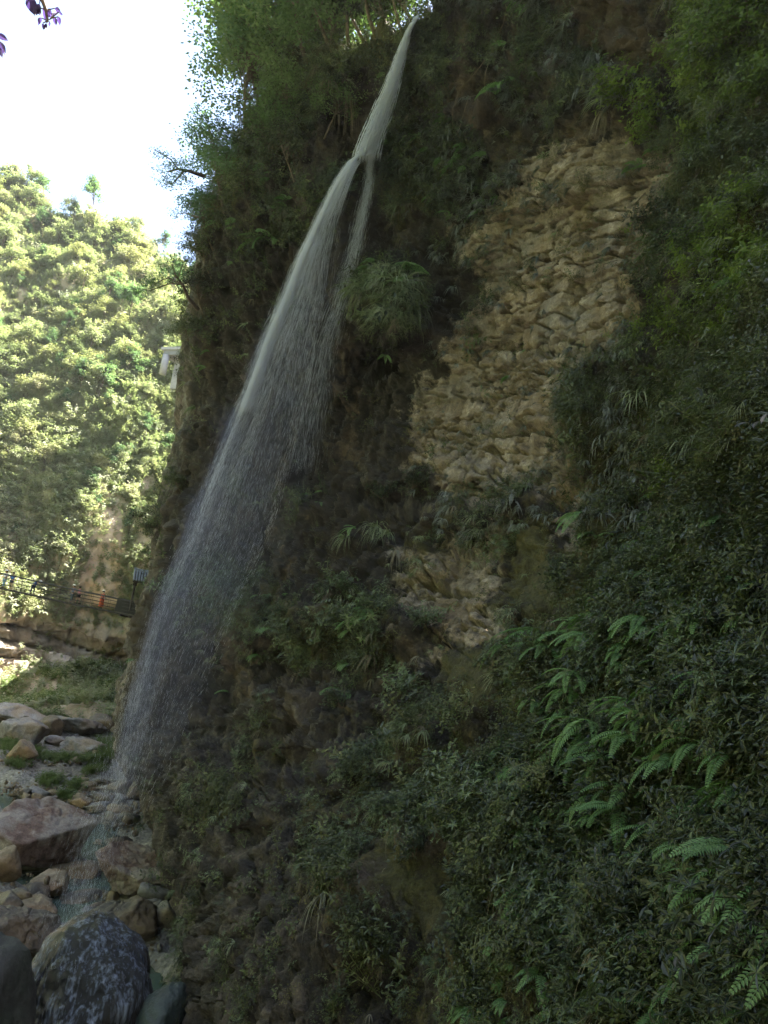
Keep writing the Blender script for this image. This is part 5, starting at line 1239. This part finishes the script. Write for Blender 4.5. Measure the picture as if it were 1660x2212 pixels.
# veil of spray
n = 190000; py0 = rng.uniform(340, 1800, n); us = rng.random(n); dx = np.where(us < .30, -np.abs(rng.normal(0, .55, n)), np.where(us < .62, rng.random(n) ** 1.2 * 1.6, rng.exponential(.38, n)))
fold = .5 * vnoise(np.c_[dx * 5, py0 / 500, py0 * 0], 71) + .5 * vnoise(np.c_[dx * 14, py0 / 300, py0 * 0], 72) + .4 * vnoise(np.c_[dx * 2, py0 / 60, py0 * 0], 73)
kp = (rng.random(n) < .25 + .75 * sstep(-.7, .7, fold)) & (rng.random(n) < np.interp(py0, [340, 700, 1000, 1300, 1550, 1700, 1800], [1, .85, .45, .19, .08, .035, .012])) & (dx < 2.0); py0, dx = py0[kp], dx[kp]; m_ = len(dx)
streaks('spray_veil', wf, py0, dx, rng.uniform(.25, 1, m_) * np.interp(py0, [340, 700, 1100], [44, 30, 20]), rng.uniform(.0007, .0026, m_), xm, rng.normal(.2, .9, m_))
# clouds of fine mist that the fall turns into, thickest along its left side
def mist(name, ys, xs_, hw_, dens, deep):
    V_ = []; nr = 70; ns = 20
    for t in np.linspace(0, 1, nr):
        py = ys[0] + (ys[-1] - ys[0]) * t; cx_ = float(np.interp(py, ys, xs_)); w_ = float(np.interp(py, ys, hw_)) * math.sin(math.pi * min(1, max(0, t * .98 + .01))) ** .35
        c_ = at(cx_, py, float(wr(py)) + .4); s_ = w_ / FPX * wr(py); ray_ = rays(cx_, py); side = np.cross(ray_, [0, 0, 1]); side /= np.linalg.norm(side); back = np.cross([0, 0, 1], side)
        for k in range(ns):
            a = 2 * math.pi * k / ns; nz = 1 + .22 * float(vnoise(np.array([[math.cos(a) * 1.5, math.sin(a) * 1.5, t * 22]]), 7)[0])
            V_.append(c_ + side * math.cos(a) * s_ * nz + back * math.sin(a) * s_ * deep * nz)
    V_ = np.array(V_) - wf0; f = [(i * ns + k, i * ns + (k + 1) % ns, (i + 1) * ns + (k + 1) % ns, (i + 1) * ns + k) for i in range(nr - 1) for k in range(ns)]
    f += [tuple(range(ns))[::-1], tuple((nr - 1) * ns + k for k in range(ns))]
    vol = sum(float(np.dot(V_[q[0]], np.cross(V_[q[1]], V_[q[2]])) + np.dot(V_[q[0]], np.cross(V_[q[2]], V_[q[3]]))) for q in f[:-2])
    if vol < 0: f = [q[::-1] for q in f]
    me = bpy.data.meshes.new(name); me.from_pydata([tuple(v) for v in V_], [], f)
    mt, nt, _, L = new_mat(name); pv = N(nt, 'ShaderNodeVolumePrincipled'); pv.inputs['Color'].default_value = (.95, .97, 1, 1); pv.inputs['Density'].default_value = dens
    L.new(pv.outputs[0], N(nt, 'ShaderNodeOutputMaterial').inputs['Volume']); me.materials.append(mt); return link(name, me, wf, kind='stuff')
YS = [330, 420, 500, 700, 900, 1100, 1300, 1500, 1650, 1790]; XS = [795, 716, 678, 596, 521, 445, 368, 308, 272, 240]
mist('mist', YS, XS, [3, 8, 12, 18, 24, 28, 32, 34, 34, 28], .22, .6)
mist('mist', YS, [x + w for x, w in zip(XS, [5, 14, 24, 36, 44, 50, 52, 48, 30, 14])], [8, 22, 36, 58, 72, 84, 88, 84, 70, 50], .065, .4)
mist('mist', YS, [x + w for x, w in zip(XS, [8, 24, 46, 66, 76, 84, 84, 70, 40, 10])], [14, 36, 62, 96, 118, 130, 132, 120, 92, 60], .026, .4)
mist('mist', [1600, 1700, 1850, 1950, 2010, 2080, 2180], [285, 255, 204, 175, 162, 154, 150], [40, 44, 40, 44, 60, 84, 70], .05, .5)
# second thread down the right side of the ledge
TY = [320, 400, 480, 560, 640, 760, 900, 1050]; TC = [803, 797, 780, 760, 735, 700, 668, 640]; TW = [5, 9, 13, 16, 20, 26, 34, 40]
def xt(py, dx): return np.interp(py, TY, TC) + dx * np.interp(py, TY, TW)
n = 6500; py0 = 320 + 680 * rng.random(n) ** 1.5; dx = rng.normal(0, .55, n)
streaks('side_thread', wf, py0, dx, rng.uniform(10, 36, n), rng.uniform(.001, .0038, n) * np.interp(py0, [320, 1000], [1.2, .5]), xt, rng.normal(.8, .4, n))
# thin foot of the fall between the boulders
n = 7000; py0 = 1420 + 670 * rng.random(n)
def xf2(py, dx): return np.interp(py, [1400, 1560, 1700, 1800, 1900, 2000, 2110], [325, 284, 250, 214, 184, 160, 142]) + dx * np.interp(py, [1400, 1700, 2110], [44, 36, 44])
streaks('lower_fall', wf, py0, rng.normal(0, .7, n), rng.uniform(6, 20, n), rng.uniform(.0004, .0016, n), xf2, rng.normal(0, .5, n))

# ================================================================== TWIGS OVER THE CAMERA
mt, nt, _, L = new_mat('violet_leaf')
n1 = noise_node(nt, 30, 3, .5)
c = ramp(nt, n1, [(.35, (.035, .028, .06)), (.65, (.075, .045, .15))]); p_ = N(nt, 'ShaderNodeBsdfPrincipled'); L.new(c, p_.inputs['Base Color']); p_.inputs['Roughness'].default_value = .5
t_ = N(nt, 'ShaderNodeBsdfTranslucent'); t_.inputs['Color'].default_value = (.05, .03, .12, 1); mx = N(nt, 'ShaderNodeMixShader'); mx.inputs[0].default_value = .5
L.new(p_.outputs[0], mx.inputs[1]); L.new(t_.outputs[0], mx.inputs[2]); L.new(mx.outputs[0], N(nt, 'ShaderNodeOutputMaterial').inputs[0]); M_vio = mt
def twig(stem, leaves, r_, label, big=None):
    o0 = V(at(stem[0][0], stem[0][1], r_)); t = link('twig', None, loc=o0, label=label, cat='twig')
    MB().tube([V(at(a, b, r_)) - o0 for a, b in stem], list(np.linspace(.008, .002, len(stem))), 5).build('stem', M_bark, t)
    for (a, b, a2, b2, w) in leaves:
        p = V(at(a, b, r_)) - o0; q = V(at(a2, b2, r_ + random.uniform(-.02, .02))) - o0; L_ = (q - p).length; Wd = w * .8 / FPX * r_; d = (q - p).normalized(); view = V(rays(a, b)); sdv = d.cross(view).normalized()
        nn2 = sdv.cross(d); vs = [p]; K = [(.12, .34), (.3, .5), (.5, .47), (.72, .32), (.88, .14)]
        for tt, ww in K: vs.append(p + d * L_ * tt + sdv * Wd * ww + nn2 * Wd * .12)
        vs.append(q)
        for tt, ww in K[::-1]: vs.append(p + d * L_ * tt - sdv * Wd * ww + nn2 * Wd * .12)
        mid = [p + d * L_ * tt for tt, _ in K]
        i0 = len(vs); vs += mid; f = []
        prev = 0
        for k in range(5):
            a1 = k + 1; b1 = 11 - k; m1 = i0 + k
            f += [(prev, a1 if k else 1, m1), (prev, m1, b1)] if k == 0 else [(i0 + k - 1, k, a1, m1), (i0 + k - 1, m1, b1, b1 + 1)]
        f += [(i0 + 4, 5, 6), (i0 + 4, 6, 7)]
        b_ = MB(); b_.v = [tuple(x) for x in vs]; b_.f = f; b_.build('leaf', M_vio, t)
        st_ = stem[-1] if False else min(stem, key=lambda s_: (s_[0] - a) ** 2 + (s_[1] - b) ** 2)
        MB().tube([V(at(st_[0], st_[1], r_)) - o0, p], [.0016, .0012], 4).build('leaf_stalk', M_bark, t)
twig([(60,-130),(75,-60),(88,-10),(100,22),(104,45),(110,40)], [(62,-8,77,34,22),(70,-6,76,34,13),(86,8,75,35,13),(80,14,88,33,11),(100,22,112,32,16),(97,12,98,48,9),(102,27,112,32,14),(114,28,126,26,9),(119,18,132,25,10),(128,26,136,33,5),(88,38,83,55,8),(93,50,95,65,6),(101,50,97,65,6),(108,48,106,58,4),(118,38,122,56,9),(127,36,130,56,8),(112,40,117,30,7)], 2.4,
     'dark violet leafy twig hanging into the sky from the top edge')
twig([(-60,30),(-30,60),(-8,75),(-2,95)], [(-4,74,19,88,12),(2,90,12,120,11),(-4,100,7,126,9)], 2.2, 'violet leaves poking in from the left edge')

# ------------------------------------------------------------------ haze in the gorge
hb = MB().box((-40, 130, 92), 620, 640, 188)
mt, nt, nd, L = new_mat('haze')
pv = N(nt, 'ShaderNodeVolumePrincipled'); pv.inputs['Color'].default_value = (.93, .96, 1, 1); pv.inputs['Density'].default_value = HAZE
pv.inputs['Anisotropy'].default_value = .3
L.new(pv.outputs[0], N(nt, 'ShaderNodeOutputMaterial').inputs['Volume'])
hz_o = hb.build('haze', mt, kind='stuff')
